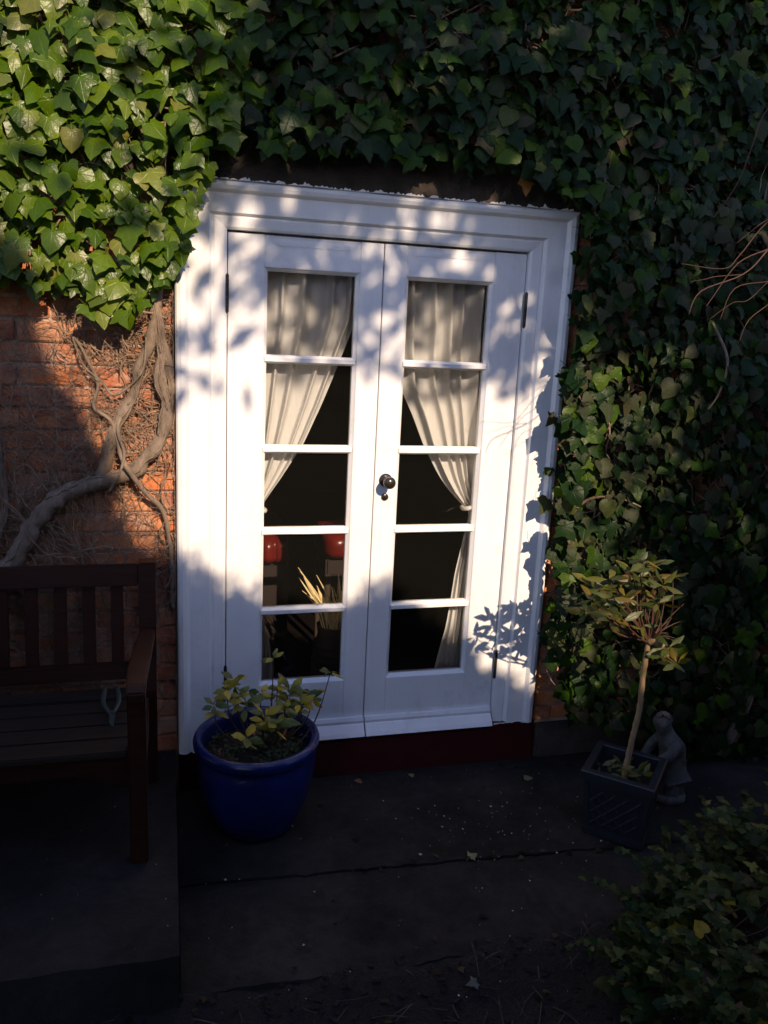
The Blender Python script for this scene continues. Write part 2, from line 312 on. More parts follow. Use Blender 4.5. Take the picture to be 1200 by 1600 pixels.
def leaf_shape(out, fold, cup, jit, rnd, droop=0.0, petiole=0.0):
    R = [(x*(1+rnd.uniform(-jit, jit)), y+rnd.uniform(-jit, jit)*0.12) for x, y in out]
    L = [(-x*(1+rnd.uniform(-jit, jit)), y+rnd.uniform(-jit, jit)*0.12) for x, y in out[1:-1]][::-1]
    pts = R+L; ctr = [(0, 0.22), (0, 0.55)]
    def zf(x, y):
        d = math.hypot(x, y-0.35)
        return -fold*abs(x)-cup*d*d-droop*max(0, y-0.3)**2+0.03*math.sin(9*x+2)*math.sin(8*y)
    vs = [(x, y, zf(x, y)) for x, y in pts]+[(x, y, zf(x, y)+0.01) for x, y in ctr]
    n = len(pts); c1, c2 = n, n+1; fs = []
    for i in range(n):
        j = (i+1) % n; ym = (pts[i][1]+pts[j][1])/2
        fs.append((i, j, c1 if ym < 0.38 else c2))
    # close the seam between the two fan centres
    half = len(out)-1
    seam = [i for i in range(n) if ((pts[i][1]+pts[(i+1) % n][1])/2 < 0.38) != ((pts[i-1][1]+pts[i][1])/2 < 0.38)]
    for i in seam: fs.append((i, c2, c1) if i < half else (i, c1, c2))
    uv = [(p[0], p[1]) for p in vs]
    if petiole:
        k = len(vs); w = 0.016
        vs += [(-w, 0.02, 0), (w, 0.02, 0), (w, -petiole*.5, -.10), (-w, -petiole*.5, -.10), (w, -petiole, -.32), (-w, -petiole, -.32)]
        fs += [(k, k+1, k+2, k+3), (k+3, k+2, k+4, k+5)]; uv += [(0.3, -0.3)]*6
    return vs, fs, uv
rv = random.Random(3)
SHAPES = {
 'ivy': [leaf_shape(o, rv.uniform(.02, .16), rv.uniform(.05, .3), .16, rv, rv.uniform(0, .2), .55) for o in (IVY_OUT, IVY_OUT2, IVY_OUT3, IVY_OUT, IVY_OUT2, IVY_OUT3, IVY_OUT2, IVY_OUT)],
 'bay': [leaf_shape(OVAL, rv.uniform(.1, .6), rv.uniform(-.2, .3), .22, rv, rv.uniform(-.1, .6)) for _ in range(7)],
 'oval': [leaf_shape(ROUND, rv.uniform(.1, .6), rv.uniform(-.1, .4), .25, rv, rv.uniform(-.1, .8)) for _ in range(7)],
}
def leaf_matrix(pos, tip, nrm, size):
    y = Vector(tip).normalized(); n = Vector(nrm); z = (n-y*n.dot(y)).normalized(); x = y.cross(z)
    M = Matrix((( x.x, y.x, z.x), (x.y, y.y, z.y), (x.z, y.z, z.z))).to_4x4() @ Matrix.Scale(size, 4); M.translation = pos; return M
LEAFMESH = {}
def leaf_obj(kind, mat, M, parent, rnd, name='leaf'):
    i = rnd.randrange(len(SHAPES[kind])); key = (kind, mat.name, i)
    if key not in LEAFMESH:
        m = MB(); vs, fs, uv = SHAPES[kind][i]; m.add(vs, fs, 0.0, uv); me = m.mesh('leaf', True); me.materials.append(mat); LEAFMESH[key] = me
    o = bpy.data.objects.new(name, LEAFMESH[key]); link(o, parent)
    o.matrix_basis = M if parent is None else parent.matrix_basis.inverted() @ M
    return o
def leaf_into(mb, kind, M, rnd):
    vs, fs, uv = SHAPES[kind][rnd.randrange(len(SHAPES[kind]))]
    mb.add([M @ Vector(v) for v in vs], fs, rnd.random(), uv)

# ================================================================== THE PLACE
GZ = -0.165
# ---- ground sheet, soil, patio slabs
m = MB(); m.add([(-60, -90, GZ-.10), (60, -90, GZ-.10), (60, 60, GZ-.10), (-60, 60, GZ-.10)], [(0, 1, 2, 3)])
tag(m.build('ground', GRASS), kind='structure')
def terrain(name, mat, x0, x1, y0, y1, zf, step):
    nx = int((x1-x0)/step)+1; ny = int((y1-y0)/step)+1; vs = []; fs = []
    for j in range(ny+1):
        for i in range(nx+1):
            x = x0+(x1-x0)*i/nx; y = y0+(y1-y0)*j/ny; vs.append((x, y, zf(x, y)))
    for j in range(ny):
        for i in range(nx): a = j*(nx+1)+i; fs.append((a, a+1, a+nx+2, a+nx+1))
    m = MB(); m.add(vs, fs); o = m.build(name, mat, smooth=True); return tag(o, kind='structure')
def soil_z(x, y):
    return GZ-.045+0.03*noise.noise(Vector((x*3, y*3, 0)))+0.016*noise.noise(Vector((x*14, y*14, 3)))+0.008*noise.noise(Vector((x*45, y*45, 7)))+.055*math.exp(-((x-1.35)**2+(y+1.5)**2)/.6)+.042*math.exp(-((y+1.06)/.09)**2)
terrain('soil', SOIL, -3.0, 3.6, -3.6, -0.9, soil_z, 0.03)
patio = tag(empty('patio'), kind='structure')
def slab(poly_front, poly_back, ztop, thick, mat, parent, name='concrete_slab'):
    """slab between two wandering x->y edges"""
    m = MB(); vs = []; fs = []; n = len(poly_front); ny = 10
    for i in range(n):
        x = poly_front[i][0]; ya = poly_front[i][1]; yb = poly_back[i][1]
        for j in range(ny+1):
            y = ya+(yb-ya)*j/ny; e = 0.006 if j in (0, ny) else 0
            vs.append((x, y, ztop-e+0.004*noise.noise(Vector((x*4, y*4, 1)))))
    for i in range(n-1):
        for j in range(ny): a = i*(ny+1)+j; fs.append((a, a+ny+1, a+ny+2, a+1))
    k = len(vs)
    for i in range(n): vs.append((poly_front[i][0], poly_front[i][1]-.004, ztop-thick))
    for i in range(n-1): fs.append((k+i, k+i+1, (i+1)*(ny+1), i*(ny+1)))
    k = len(vs)
    for i in range(n): vs.append((poly_back[i][0], poly_back[i][1]+.003, ztop-thick))
    for i in range(n-1): fs.append((k+i+1, k+i, i*(ny+1)+ny, (i+1)*(ny+1)+ny))
    k = len(vs)
    for i in (0, n-1):
        vs += [(poly_front[i][0], poly_front[i][1], ztop-thick), (poly_back[i][0], poly_back[i][1], ztop-thick)]
    fs.append((k, 0, *range(1, ny+1), k+1)); fs.append((k+2, k+3, *[(n-1)*(ny+1)+j for j in range(ny, -1, -1)]))
    m.add(vs, fs); return m.build(name, mat, parent)
def crackline(x): return -0.60-0.055*(x-0.0)+0.012*noise.noise(Vector((x*7, 2, 0)))+0.008*noise.noise(Vector((x*25, 5, 0)))
def endline(x): return -1.035-0.02*x+0.03*noise.noise(Vector((x*4, 9, 0)))+0.014*noise.noise(Vector((x*19, 1, 0)))
xs = [-0.762+i*0.03 for i in range(0, 118)]
slab([(x, crackline(x)+.005+.003*noise.noise(Vector((x*30, 0, 0)))) for x in xs], [(x, 0.03) for x in xs], GZ, .09, SLAB, patio)
slab([(x, endline(x)) for x in xs], [(x, crackline(x)-.004) for x in xs], GZ-.004, .09, SLAB, patio)
raised = tag(empty('raised_patio'), kind='structure')
for a, b in ((-3.2, -1.9), (-1.893, -0.766)):
    q = [a+(b-a)*i/30 for i in range(31)]
    slab([(x, -1.06+.012*noise.noise(Vector((x*9, 3, 0)))) for x in q], [(x, 0.036) for x in q], 0.0, .22, SLAB2, raised)

# ---- house wall
wall = tag(empty('house_wall'), 'old red brick house wall with lime mortar, mostly hidden under ivy', 'wall')
DW, DT = 0.7535, 2.137
m = MB()
m.box(-6, -DW+.002, .052, .36, -.3, 5.2); m.box(DW-.002, 7, .052, .36, -.3, 5.2); m.box(-DW+.002, DW-.002, .052, .36, DT, 5.2); m.box(-DW+.002, DW-.002, .052, .36, -.3, -.02)
m.build('mortar_bed', MORTAR, wall, kind='stuff')
bmeshes = []
for i in range(6):
    mb = MB(); mb.box(-.1075, .1075, -.012, .02, -.0325, .0325, j=.0022); o = mb.build('brick', BRICK, wall, bevel=.004); bmeshes.append(o.data); bpy.data.objects.remove(o)
rb = random.Random(11); stuffb = MB(); nb = 0
for r in range(-2, 44):
    z = .03+r*.075; x = -3.3+(r % 2)*.1125
    while x < 3.2:
        xa, xb = x-.1075, x+.1075; x += .225
        skip = (xb > -DW-.004 and xa < DW+.004 and -.03 < z < 2.34)
        if skip:
            # closers beside the door frame
            if xa < -DW-.03 < xb and z < DT: xb = -DW-.006
            elif xa < DW+.03 < xb and z < DT: xa = DW+.006
            elif xa < -.95 < xb and z >= DT: xb = -.96
            elif xa < .96 < xb and z >= DT: xa = .97
            else: continue
        elif 2.11 < z < 2.34 and xb > -.955 and xa < .965: continue
        if z < -.03 and xb > -.76 and xa < .775: continue
        cx = (xa+xb)/2; w = (xb-xa)
        if w < .03: continue
        vis = (-1.62 < cx < -.75 and -.02 < z < 1.95) or (.75 < cx < 1.15 and z < .75)
        if vis:
            o = bpy.data.objects.new('brick', rb.choice(bmeshes)); link(o, wall); o.location = (cx, .052+rb.uniform(-.003, .003), z); o.scale = (w/.215, 1, 1); o.rotation_euler = (rb.uniform(-.02, .02), rb.uniform(-.008, .008), rb.uniform(-.01, .01)); nb += 1
        else:
            stuffb.box(xa, xb, .041, .07, z-.0325, z+.0325, tint=rb.random(), j=.0015)
stuffb.build('brick', BRICK, wall, kind='stuff')
# rendered lintel with an uneven face
vs = []; fs = []; nx, nz = 70, 10
for j in range(nz+1):
    for i in range(nx+1):
        x = -.95+1.91*i/nx; z = 2.139+.2*j/nz
        vs.append((x, .022-.018*noise.noise(Vector((x*6, z*9, 2)))-.01*noise.noise(Vector((x*22, z*22, 5))), z+(.006*noise.noise(Vector((x*20, 0, 0))) if j == 0 else 0)))
for j in range(nz):
    for i in range(nx): a = j*(nx+1)+i; fs.append((a, a+1, a+nx+2, a+nx+1))
k = len(vs); vs += [(-.95, .06, 2.139), (.96, .06, 2.139), (-.95, .06, 2.339), (.96, .06, 2.339)]
fs += [tuple([k, k+1]+[i for i in range(nx, -1, -1)]), tuple([k+2]+[nz*(nx+1)+i for i in range(nx+1)]+[k+3]), tuple([k]+[j*(nx+1) for j in range(nz+1)]+[k+2]), tuple([k+1, k+3]+[j*(nx+1)+nx for j in range(nz, -1, -1)])]
m = MB(); m.add(vs, fs); m.build('lintel', RENDER, wall)['label'] = 'dark weathered rendered lintel above the white door frame'
# base course of render at foot of wall right of the sill
box_obj('plinth', RENDER, wall, .785, 3.0, .012, .06, GZ-.05, -.02, .006)

# ---- room behind the doors
def room(name, x0, x1, y0, y1, z0, z1, mat):
    m = MB(); m.box(x0, x1, y0, y1, z0, z1); return tag(m.build(name, mat), kind='structure')
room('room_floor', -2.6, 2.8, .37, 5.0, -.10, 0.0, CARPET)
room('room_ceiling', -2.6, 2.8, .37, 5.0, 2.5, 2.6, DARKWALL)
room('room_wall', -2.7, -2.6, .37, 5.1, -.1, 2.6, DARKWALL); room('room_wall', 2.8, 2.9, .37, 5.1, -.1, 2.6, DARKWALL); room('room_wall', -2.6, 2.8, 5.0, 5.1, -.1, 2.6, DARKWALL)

# ---- door frame
frame = tag(empty('door_frame'), 'broad white painted moulded frame around the French doors, ivy pressing on both sides', 'door frame')
PROF = [(0, .045), (0, .004), (.006, -.004), (.020, -.010), (.034, -.006), (.042, .004), (.046, .010), (.050, .0105), (.118, .014), (.124, .026), (.129, .030), (.136, .026), (.150, .028), (.170, .031), (.179, .036), (.1805, .048), (.1805, .120)]
def casing(side):
    vs = []; n = len(PROF); kz = .157/.1805
    for s, d in PROF:
        if side == 'l': A = (-DW+s, d, 0.0); B = (-DW+s, d, DT-s*kz)
        elif side == 'r': A = (DW-s, d, B0) if False else (DW-s, d, 0.013); B = (DW-s, d, DT-s*kz)
        else: A = (-DW+s, d, DT-s*kz); B = (DW-s, d, DT-s*kz)
        vs += [A, B]
    if side != 't':
        K = 24; V = []
        for i in range(n):
            a = Vector(vs[2*i]); b = Vector(vs[2*i+1])
            for k in range(K+1):
                p = a.lerp(b, k/K); e = .0012*noise.noise(Vector((p.z*3, i*.3, 1 if side == 'l' else 5))); V.append((p.x+(e if i < 3 else 0), p.y+e, p.z))
        F = []
        for i in range(n-1):
            for k in range(K):
                q = (i*(K+1)+k, i*(K+1)+k+1, (i+1)*(K+1)+k+1, (i+1)*(K+1)+k); F.append(q if side == 'r' else q[::-1])
        F.append(tuple(i*(K+1) for i in range(n)))
    else:
        V = vs; F = [(2*i, 2*i+1, 2*i+3, 2*i+2) for i in range(n-1)]
    m = MB(); m.add(V, F); return m.build('casing', WHITE, frame)
casing('l'); casing('r'); casing('t')
# threshold
box_obj('threshold', WHITE, frame, -.578, .578, .075, .30, -.02, -.004, .003)
# ragged brushed paint edges: where the white paint ran on to the render and on to the maroon sill
def ragged(name, x0, x1, y, zbase, dirn, amp, sc_, mat, parent):
    m = MB(); n = int((x1-x0)/.006); vs = []
    for i in range(n+1):
        x = x0+(x1-x0)*i/n; h = amp*max(0, .35+noise.noise(Vector((x*sc_, 3, dirn)))+.8*noise.noise(Vector((x*sc_*4, 7, dirn))))
        yy = y if not callable(y) else y(x)
        vs += [(x, yy, zbase), (x, yy-.0005, zbase+dirn*h), (x, yy+.004, zbase), (x, yy+.004, zbase+dirn*h)]
    fs = []
    for i in range(n):
        a = 4*i; fs += [(a, a+4, a+5, a+1), (a+1, a+5, a+7, a+3)]
    m.add(vs, fs); return m.build(name, mat, parent)
ragged('paint_edge', -.75, .72, lambda x: .006-.018*noise.noise(Vector((x*6, 2.14*9, 2)))-.012, 2.137, 1, .013, 34, WHITE, frame)
ragged('paint_edge', -.752, -.572, .0098, .0015, -1, .012, 30, WHITE, frame)
ragged('paint_edge', .576, .752, .0090, .0150, -1, .010, 30, WHITE, frame)
# maroon sill
sill = tag(empty('door_sill'), 'dark maroon painted sill step under the white French doors', 'door sill')
box_obj('riser', MAROON, sill, -.7545, .772, .012, .045, GZ-.02, -.006, .004)
box_obj('tread', MAROON, sill, -.570, .570, .008, .074, -.0055, .0, .002)
box_obj('end_block', MAROON, sill, .5735, .772, .011, .044, -.0055, .0125, .003)

# ---- door leaves
PZ = [1.8625, 1.5378, 1.2021, .8786, .5527, .2427]
def door_leaf(sx, label, knob):
    d = tag(empty('french_door'), label, 'door')
    Y0, Y1 = .050, .092
    def X(a, b): return (min(sx*a, sx*b), max(sx*a, sx*b))
    a, b = X(.0022, .090); box_obj('stile', WHITE, d, a, b, Y0, Y1, .004, 1.9735, .002)
    a, b = X(.4402, .5695); box_obj('stile', WHITE, d, a, b, Y0, Y1, .004, 1.9735, .002)
    a, b = X(.0905, .4397); box_obj('top_rail', WHITE, d, a, b, Y0+.0006, Y1, 1.8625, 1.972, .0015)
    box_obj('bottom_rail', WHITE, d, a, b, Y0+.0006, Y1, .005, .2427, .0015)
    # sloping glazing rebate round the opening
    m = MB(); o_ = .0; w = .012; x0, x1, z0, z1 = a, b, PZ[-1], PZ[0]
    O = [(x0, z0), (x1, z0), (x1, z1), (x0, z1)]; I = [(x0+w, z0+w), (x1-w, z0+w), (x1-w, z1-w), (x0+w, z1-w)]
    vs = [(x, Y0+.004, z) for x, z in O]+[(x, Y0+.018, z) for x, z in I]+[(x, Y0+.040, z) for x, z in I]
    fs = []
    for i in range(4):
        j = (i+1) % 4; fs += [(i, j, 4+j, 4+i), (4+i, 4+j, 8+j, 8+i)]
    m.add(vs, fs); m.build('glazing_bead', WHITE, d)
    for k in range(1, 5):
        z = PZ[k]; m = MB(); h = .016
        pr = [(-h, Y0+.026), (-h*.75, Y0+.012), (-h*.45, Y0+.004), (h*.45, Y0+.004), (h*.75, Y0+.012), (h, Y0+.026), (h, Y1-.002), (-h, Y1-.002)]
        vs = []
        for i in range(13):
            x = a+.004+(b-a-.008)*i/12
            for dz, y in pr: vs.append((x, y, z+dz+.0012*noise.noise(Vector((x*9, z*3, dz*40)))))
        fs = [(i*8+q, i*8+(q+1) % 8, (i+1)*8+(q+1) % 8, (i+1)*8+q) for i in range(12) for q in range(8)]
        m.add(vs, fs); m.build('glazing_bar', WHITE, d)
    for k in range(5):
        m = MB(); m.box(a+.006, b-.006, .0752, .0792, PZ[k+1]+.010, PZ[k]-.010); m.build('pane', GLASS, d)
    # weatherboard with two steps
    xa, xb = X(.003, .566); m = MB(); pr = [(.0745, .0495), (.0745, .036), (.062, .030), (.050, .031), (.047, .026), (.020, .004), (.006, -.004), (.004, .0), (.004, .0495)]
    vs = []
    for x in (xa, xb):
        for z, y in pr: vs.append((x, y, z+.004))
    n = len(pr); fs = [(q, (q+1) % n, n+(q+1) % n, n+q) for q in range(n)]+[tuple(range(n))[::-1], tuple(range(n, 2*n))]
    m.add(vs, fs); m.build('weatherboard', WHITE, d)
    # faint repair strip along the top rail
    xa, xb = X(.12, .40); box_obj('repair_strip', WHITE, d, xa, xb, Y0-.0012, Y0+.003, 1.938, 1.957, .0006)
    for za, zb in ((1.70, 1.827), (.218, .342)):
        m = MB(); hx = sx*.5735; seg = (zb-za)/5
        for q in range(5): m.tube([(hx, .036, za+q*seg+.0002), (hx, .036, za+(q+1)*seg-.0002)], .0066, 12, 1)
        m.tube([(hx, .036, zb), (hx, .036, zb+.006)], [.0055, .002], 10, 1); m.tube([(hx, .036, za-.006), (hx, .036, za)], [.002, .0055], 10, 1)
        m.build('hinge', BLACK, d)
    if knob:
        kb = MB(); segs = 32; kx, kz = .046, 1.086
        def disc(prof, name, mat, kx, kz, par):
            mm = MB(); vs = []; fs = []
            for r, y in prof:
                for q in range(segs): an = 2*PI*q/segs; vs.append((kx+r*math.cos(an), y, kz+r*math.sin(an)))
            for i in range(len(prof)-1):
                for q in range(segs): q2 = (q+1) % segs; fs.append((i*segs+q, (i+1)*segs+q, (i+1)*segs+q2, i*segs+q2))
            mm.add(vs, fs); return mm.build(name, mat, par, smooth=True)
        K = disc([(.0265, .050), (.0265, .045), (.024, .042), (.017, .040), (.011, .036), (.009, .028), (.009, .016), (.014, .010), (.022, .003), (.0235, -.006), (.0245, -.013), (.0228, -.020), (.018, -.0255), (.009, -.029), (.0001, -.030)], 'knob', BRONZE, kx, kz, d)
        E_ = disc([(.0145, .050), (.0145, .046), (.012, .0435), (.0001, .0435)], 'keyhole_cover', BRONZE, .046, 1.018, d)
        disc([(.004, .0435), (.004, .0405), (.0001, .0400)], 'pivot', BLACK, .046, 1.022, E_)
    return d
door_leaf(-1, 'left white five-pane French door, standing behind the blue pot', False)
door_leaf(1, 'right white five-pane French door with a round dark knob', True)

# ---- curtains
def curtain(sx, label, tab, outer, seed):
    c = tag(empty('curtain'), label, 'curtain'); rr = random.Random(seed)
    m = MB(); nu, nv = 110, 70; vs = []; ztop, zbot = 1.95, .10
    for part in (0,):
        for j in range(nv+1):
            z = ztop+(zbot-ztop)*j/nv; xi = lerp(tab, -z); w = abs(xi-outer)
            for i in range(nu+1):
                u = i/nu; ph = u*2*PI*5+1.6*math.sin(5*u+seed)+.9*math.sin(11*u+seed*2)
                amp = .016*min(1, w/.25)+.003
                s = math.sin(ph); s = (1-abs(math.sin(ph/2))**6*2.2) if math.sin(ph/2) > 0 else (1-abs(math.sin(ph/2))**14*1.6)
                x = outer+(xi-outer)*(u+.018*math.cos(ph)*(.5+.5*min(1, w/.3)))
                vs.append((sx*x, .118+amp*s+.006*noise.noise(Vector((u*6, z*5, seed)))+.01*(1-min(1, w/.3)), z))
    fs = []
    for j in range(nv):
        for i in range(nu): a = j*(nu+1)+i; fs.append((a, a+1, a+nu+2, a+nu+1))
    m.add(vs, fs); m.build('drape', CURTAIN, c, smooth=True)
    m = MB(); m.tube([(sx*(outer+.02), .085, .985), (sx*(abs(lerp(tab, -.955))-.006), .088, .958), (sx*(abs(lerp(tab, -.955))-.006), .142, .956), (sx*(outer+.02), .15, .98)], .010, 8, 4); m.build('tie_band', CURTAIN, c, smooth=True)
    return c
TL = [(-1.95, .07), (-1.695, .085), (-1.481, .164), (-1.365, .208), (-1.213, .273), (-1.175, .297), (-1.08, .355), (-1.001, .408), (-.963, .432), (-.90, .441), (-.70, .440), (-.516, .422), (-.407, .392), (-.259, .374), (-.1, .35)]
TR = [(-1.95, .06), (-1.845, .080), (-1.6, .092), (-1.459, .107), (-1.335, .172), (-1.208, .228), (-1.09, .296), (-1.02, .350), (-.96, .411), (-.941, .441), (-.85, .425), (-.747, .410), (-.663, .396), (-.42, .370), (-.231, .333), (-.1, .31)]
curtain(-1, 'cream curtain tied back towards the left inside the left door', TL, .475, 1)
curtain(1, 'cream curtain tied back towards the right inside the right door', TR, .475, 4)

# ---- things inside the room
def puff(name, x0, x1, y0, y1, z0, z1, nx, nz, par, mat=LEATHER, b=.03):
    """padded block: rounded box whose front is pulled in between buttons"""
    m = MB(); gu, gv = 12*nx, 12*nz; vs = []; fs = []; k = (gu+1)*(gv+1)
    for s_ in (0, 1):
        for j in range(gv+1):
            for i in range(gu+1):
                u = i/gu; v = j/gv; U = 2*u-1; V = 2*v-1
                rx = 1-.10*abs(V)**4; rz = 1-.10*abs(U)**4
                q = (abs(math.sin(u*PI*nx))*abs(math.sin(v*PI*nz)))**.45*b; e = (1-abs(U)**5)*(1-abs(V)**5)
                x = (x0+x1)/2+(x1-x0)/2*U*rx; z = (z0+z1)/2+(z1-z0)/2*V*rz; ym = (y0+y1)/2
                y = ym-(ym-y0)*(.35+.65*e**.5)-q*e if s_ == 0 else ym+(y1-ym)*(.35+.65*e**.5)
                vs.append((x, y, z))
        for j in range(gv):
            for i in range(gu):
                a = s_*k+j*(gu+1)+i; f = (a, a+1, a+gu+2, a+gu+1); fs.append(f if s_ == 0 else f[::-1])
    for i in range(gu): t = gv*(gu+1)+i; fs += [(i+1, i, k+i, k+i+1), (t, t+1, k+t+1, k+t)]
    for j in range(gv): a = j*(gu+1); c = a+gu; fs += [(a, a+gu+1, k+a+gu+1, k+a), (c+gu+1, c, k+c, k+c+gu+1)]
    m.add(vs, fs); return m.build(name, mat, par, smooth=True)
ch = tag(empty('leather_armchair', (-.64, .82, 0)), 'red buttoned leather armchair, one rounded arm seen at the left edge of the left door', 'armchair')
for sx in (-1, 1):
    c = sx*.355; puff('armrest', c-.088, c+.088, .0, .62, .50, .665, 2, 1, ch); box_obj('arm_panel', HIDE, ch, c-.075, c+.075, .03, .60, .12, .515, .012)
puff('seat', -.265, .265, .02, .50, .28, .42, 1, 1, ch, mat=HIDE, b=.01); puff('backrest', -.42, .42, .52, .70, .30, .86, 5, 3, ch)
for sx in (-1, 1):
    for yy in (.07, .62):
        m = MB(); m.tube([(sx*.35, yy, 0), (sx*.35, yy, .13)], [.016, .026], 10, 1); m.build('leg', BASKET, ch)
stl = tag(empty('leather_stool', (.075, .84, 0)), 'narrow red buttoned leather stool seen beside the dried grass, right side of the left door', 'stool')
puff('seat', -.115, .14, .0, .36, .515, .665, 2, 1, stl); box_obj('seat_frame', HIDE, stl, -.095, .12, .03, .33, .43, .525, .01)
for sx in (-.08, .10):
    for yy in (.05, .31):
        m = MB(); m.tube([(sx, yy, 0), (sx, yy, .44)], [.012, .018], 10, 1); m.build('leg', BASKET, stl)
vase = tag(empty('wicker_vase', (-.09, .29, 0)), 'dark wicker vase on the floor just inside the left door', 'vase')
m = MB(); m.lathe([(.0001, .0), (.075, .0), (.085, .03), (.095, .18), (.085, .30), (.070, .36), (.076, .40), (.070, .40), (.064, .36), (.078, .28), (.0001, .27)], 0, 0, 28); m.build('body', BASKET, vase, smooth=True)
m = MB()
for k in range(8): m.lathe([(.094-.0006*(k-3)**2, .06+k*.035), (.099-.0006*(k-3)**2, .07+k*.035), (.094-.0006*(k-3)**2, .08+k*.035)], 0, 0, 28)
m.build('weave_band', BASKET, vase, smooth=True)
straw = tag(empty('dried_grass', (-.10, .28, .40)), 'bunch of pale dried grass stalks catching the sun inside the left door', 'dried grass')
rs = random.Random(5)
for k in range(30):
    m = MB(); a = rs.uniform(-1, 1); L = rs.uniform(.13, .30)
    tx = -.02-.10*(k/25)-a*.02+.05; base = Vector((rs.uniform(-.03, .03), rs.uniform(-.03, .03), -.05)); tip = Vector((-.15+.22*(k/29)+rs.uniform(-.02, .02), rs.uniform(-.07, .05), L-.02)); mid = base.lerp(tip, .55)+Vector((.012, 0, .02))
    w = rs.uniform(.0016, .0042)*(2.2 if k % 5 == 3 else 1); P = [base, base.lerp(mid, .5), mid, mid.lerp(tip, .5), tip]; ww = [.002, .003, w, w*.9, .001]
    vs = []
    for p, q in zip(P, ww): vs += [p+Vector((-q, 0, -q*.3)), p+Vector((0, -q*.5, 0)), p+Vector((q, 0, q*.3)), p+Vector((0, q*.5, 0))]
    fs = [(i*4+q, i*4+(q+1) % 4, (i+1)*4+(q+1) % 4, (i+1)*4+q) for i in range(4) for q in range(4)]
    m.add(vs, fs); m.build('stalk', STRAW, straw)

# ---- ivy
def nz3(x, y, s=0.0): return noise.noise(Vector((x, y, s)))
def ivy(name, label, mats, region, depth, bounds, dens, size, seed, parts=300, keepfn=None, updir=.45):
    root = tag(empty(name), label, 'ivy', 'ivy plants climbing the house wall'); rr = random.Random(seed)
    x0, x1, z0, z1 = bounds; n = int((x1-x0)*(z1-z0)*dens); L = []
    for _ in range(n):
        x = rr.uniform(x0, x1); z = rr.uniform(z0, z1)
        if not region(x, z): continue
        if keepfn and not keepfn(x, z, rr): continue
        layer = rr.random(); d = depth(x, z)*(1 if layer > .45 else rr.uniform(.2, .8))+rr.uniform(-.03, .03)
        s = rr.uniform(*size)*rr.choice((1, 1, 1, 1.12, .8, .55))
        gx = (depth(x+.03, z)-depth(x-.03, z))/.06; gz = (depth(x, z+.03)-depth(x, z-.03))/.06
        nrm = Vector((-gx*.6*-1+rr.gauss(0, .26), -1, -gz*.5*-1+updir+rr.gauss(0, .24)))
        a = rr.gauss(0, .55); tip = Vector((math.sin(a), -.25+rr.gauss(0, .15), -math.cos(a)))
        L.append((d+s*.4, leaf_matrix(Vector((x, .03-d, z+s*.35)), tip, nrm, s), x, z, rr.choice(mats if layer > .3 else mats[:1])))
    vis = [q for q in L if in_view(q[1].translation, 10)]
    vis.sort(key=lambda q: -q[0]); chosen = set(id(q) for q in vis[:parts])
    mbs = {}
    for q in L:
        if id(q) in chosen: leaf_obj('ivy', q[4], q[1], root, rr)
        else: leaf_into(mbs.setdefault(q[4].name, (q[4], MB()))[1], 'ivy', q[1], rr)
    for mt, mb in mbs.values(): mb.build('foliage', mt, root, smooth=True, kind='stuff')
    return root, L
LEFT = [(-2.6, 3.4), (-.50, 3.4), (-.50, 2.76), (-.50, 2.33), (-.60, 2.21), (-.655, 2.10), (-.70, 1.99), (-.71, 1.87), (-.755, 1.80), (-.80, 1.74), (-.86, 1.70), (-.92, 1.66), (-.975, 1.63), (-1.03, 1.66), (-1.10, 1.72), (-1.28, 1.76), (-2.6, 1.80)]
TOP = [(-.52, 3.5), (2.6, 3.5), (2.6, 2.2), (.90, 2.10), (.72, 2.15), (.60, 2.18), (.45, 2.245), (.30, 2.225), (.167, 2.255), (0.05, 2.225), (-.06, 2.25), (-.20, 2.22), (-.282, 2.245), (-.40, 2.21), (-.452, 2.215), (-.535, 2.26)]
RIGHT = [(.73, 2.14), (2.8, 2.3), (2.8, -.2), (1.5, -.16), (1.25, -.05), (1.05, .02), (.90, .06), (.83, .16), (.77, .25), (.74, .40), (.72, .55), (.715, .8), (.70, 1.0), (.715, 1.2), (.70, 1.38), (.725, 1.6), (.715, 1.9)]
def dl(x, z): return .115+.05*nz3(x*4.5, z*4.5, 1)+.03*nz3(x*11, z*11, 2)+.03*max(0, min(1, (z-1.6)/.8))
def dt(x, z): return .13+.05*nz3(x*4, z*4, 3)+.03*nz3(x*11, z*11, 4)
def dr(x, z): return (.15+.06*nz3(x*3.5, z*3.5, 5)+.035*nz3(x*10, z*10, 6)+.06*max(0, min(1, (x-.9)/.6)))*max(.5, min(1, (x-.5)/.2))+.02
ivyL, LL = ivy('ivy_plant', 'glossy sunlit green ivy hanging over the brick at the upper left', [IVY_LIT, IVY_LIT, IVY_LIT, IVY_LIT, IVY_LIT, IVY_Y], lambda x, z: inside(LEFT, x, z), dl, (-2.4, -.45, 1.6, 3.3), 1180, (.050, .080), 21)
ivyT, LT = ivy('ivy_plant', 'dark shaded ivy hanging above the white door frame', [IVY_SHADE, IVY_SHADE, IVY_SHADE, IVY_SHADE, IVY_M, IVY_M, IVY_O], lambda x, z: inside(TOP, x, z), dt, (-.55, 2.5, 2.1, 3.4), 1350, (.042, .078), 22)
ivyR, LR = ivy('ivy_plant', 'tall mass of dark ivy with old dull leaves right of the door frame', [IVY_SHADE, IVY_SHADE, IVY_SHADE, IVY_M, IVY_O, IVY_O], lambda x, z: inside(RIGHT, x, z), dr, (.6, 2.7, -.2, 2.3), 1350, (.042, .076), 23,
    keepfn=lambda x, z, r: z > 1.25 or r.random() > .5*max(0, min(1, nz3(x*3, z*3, 9)*2)), updir=.25)
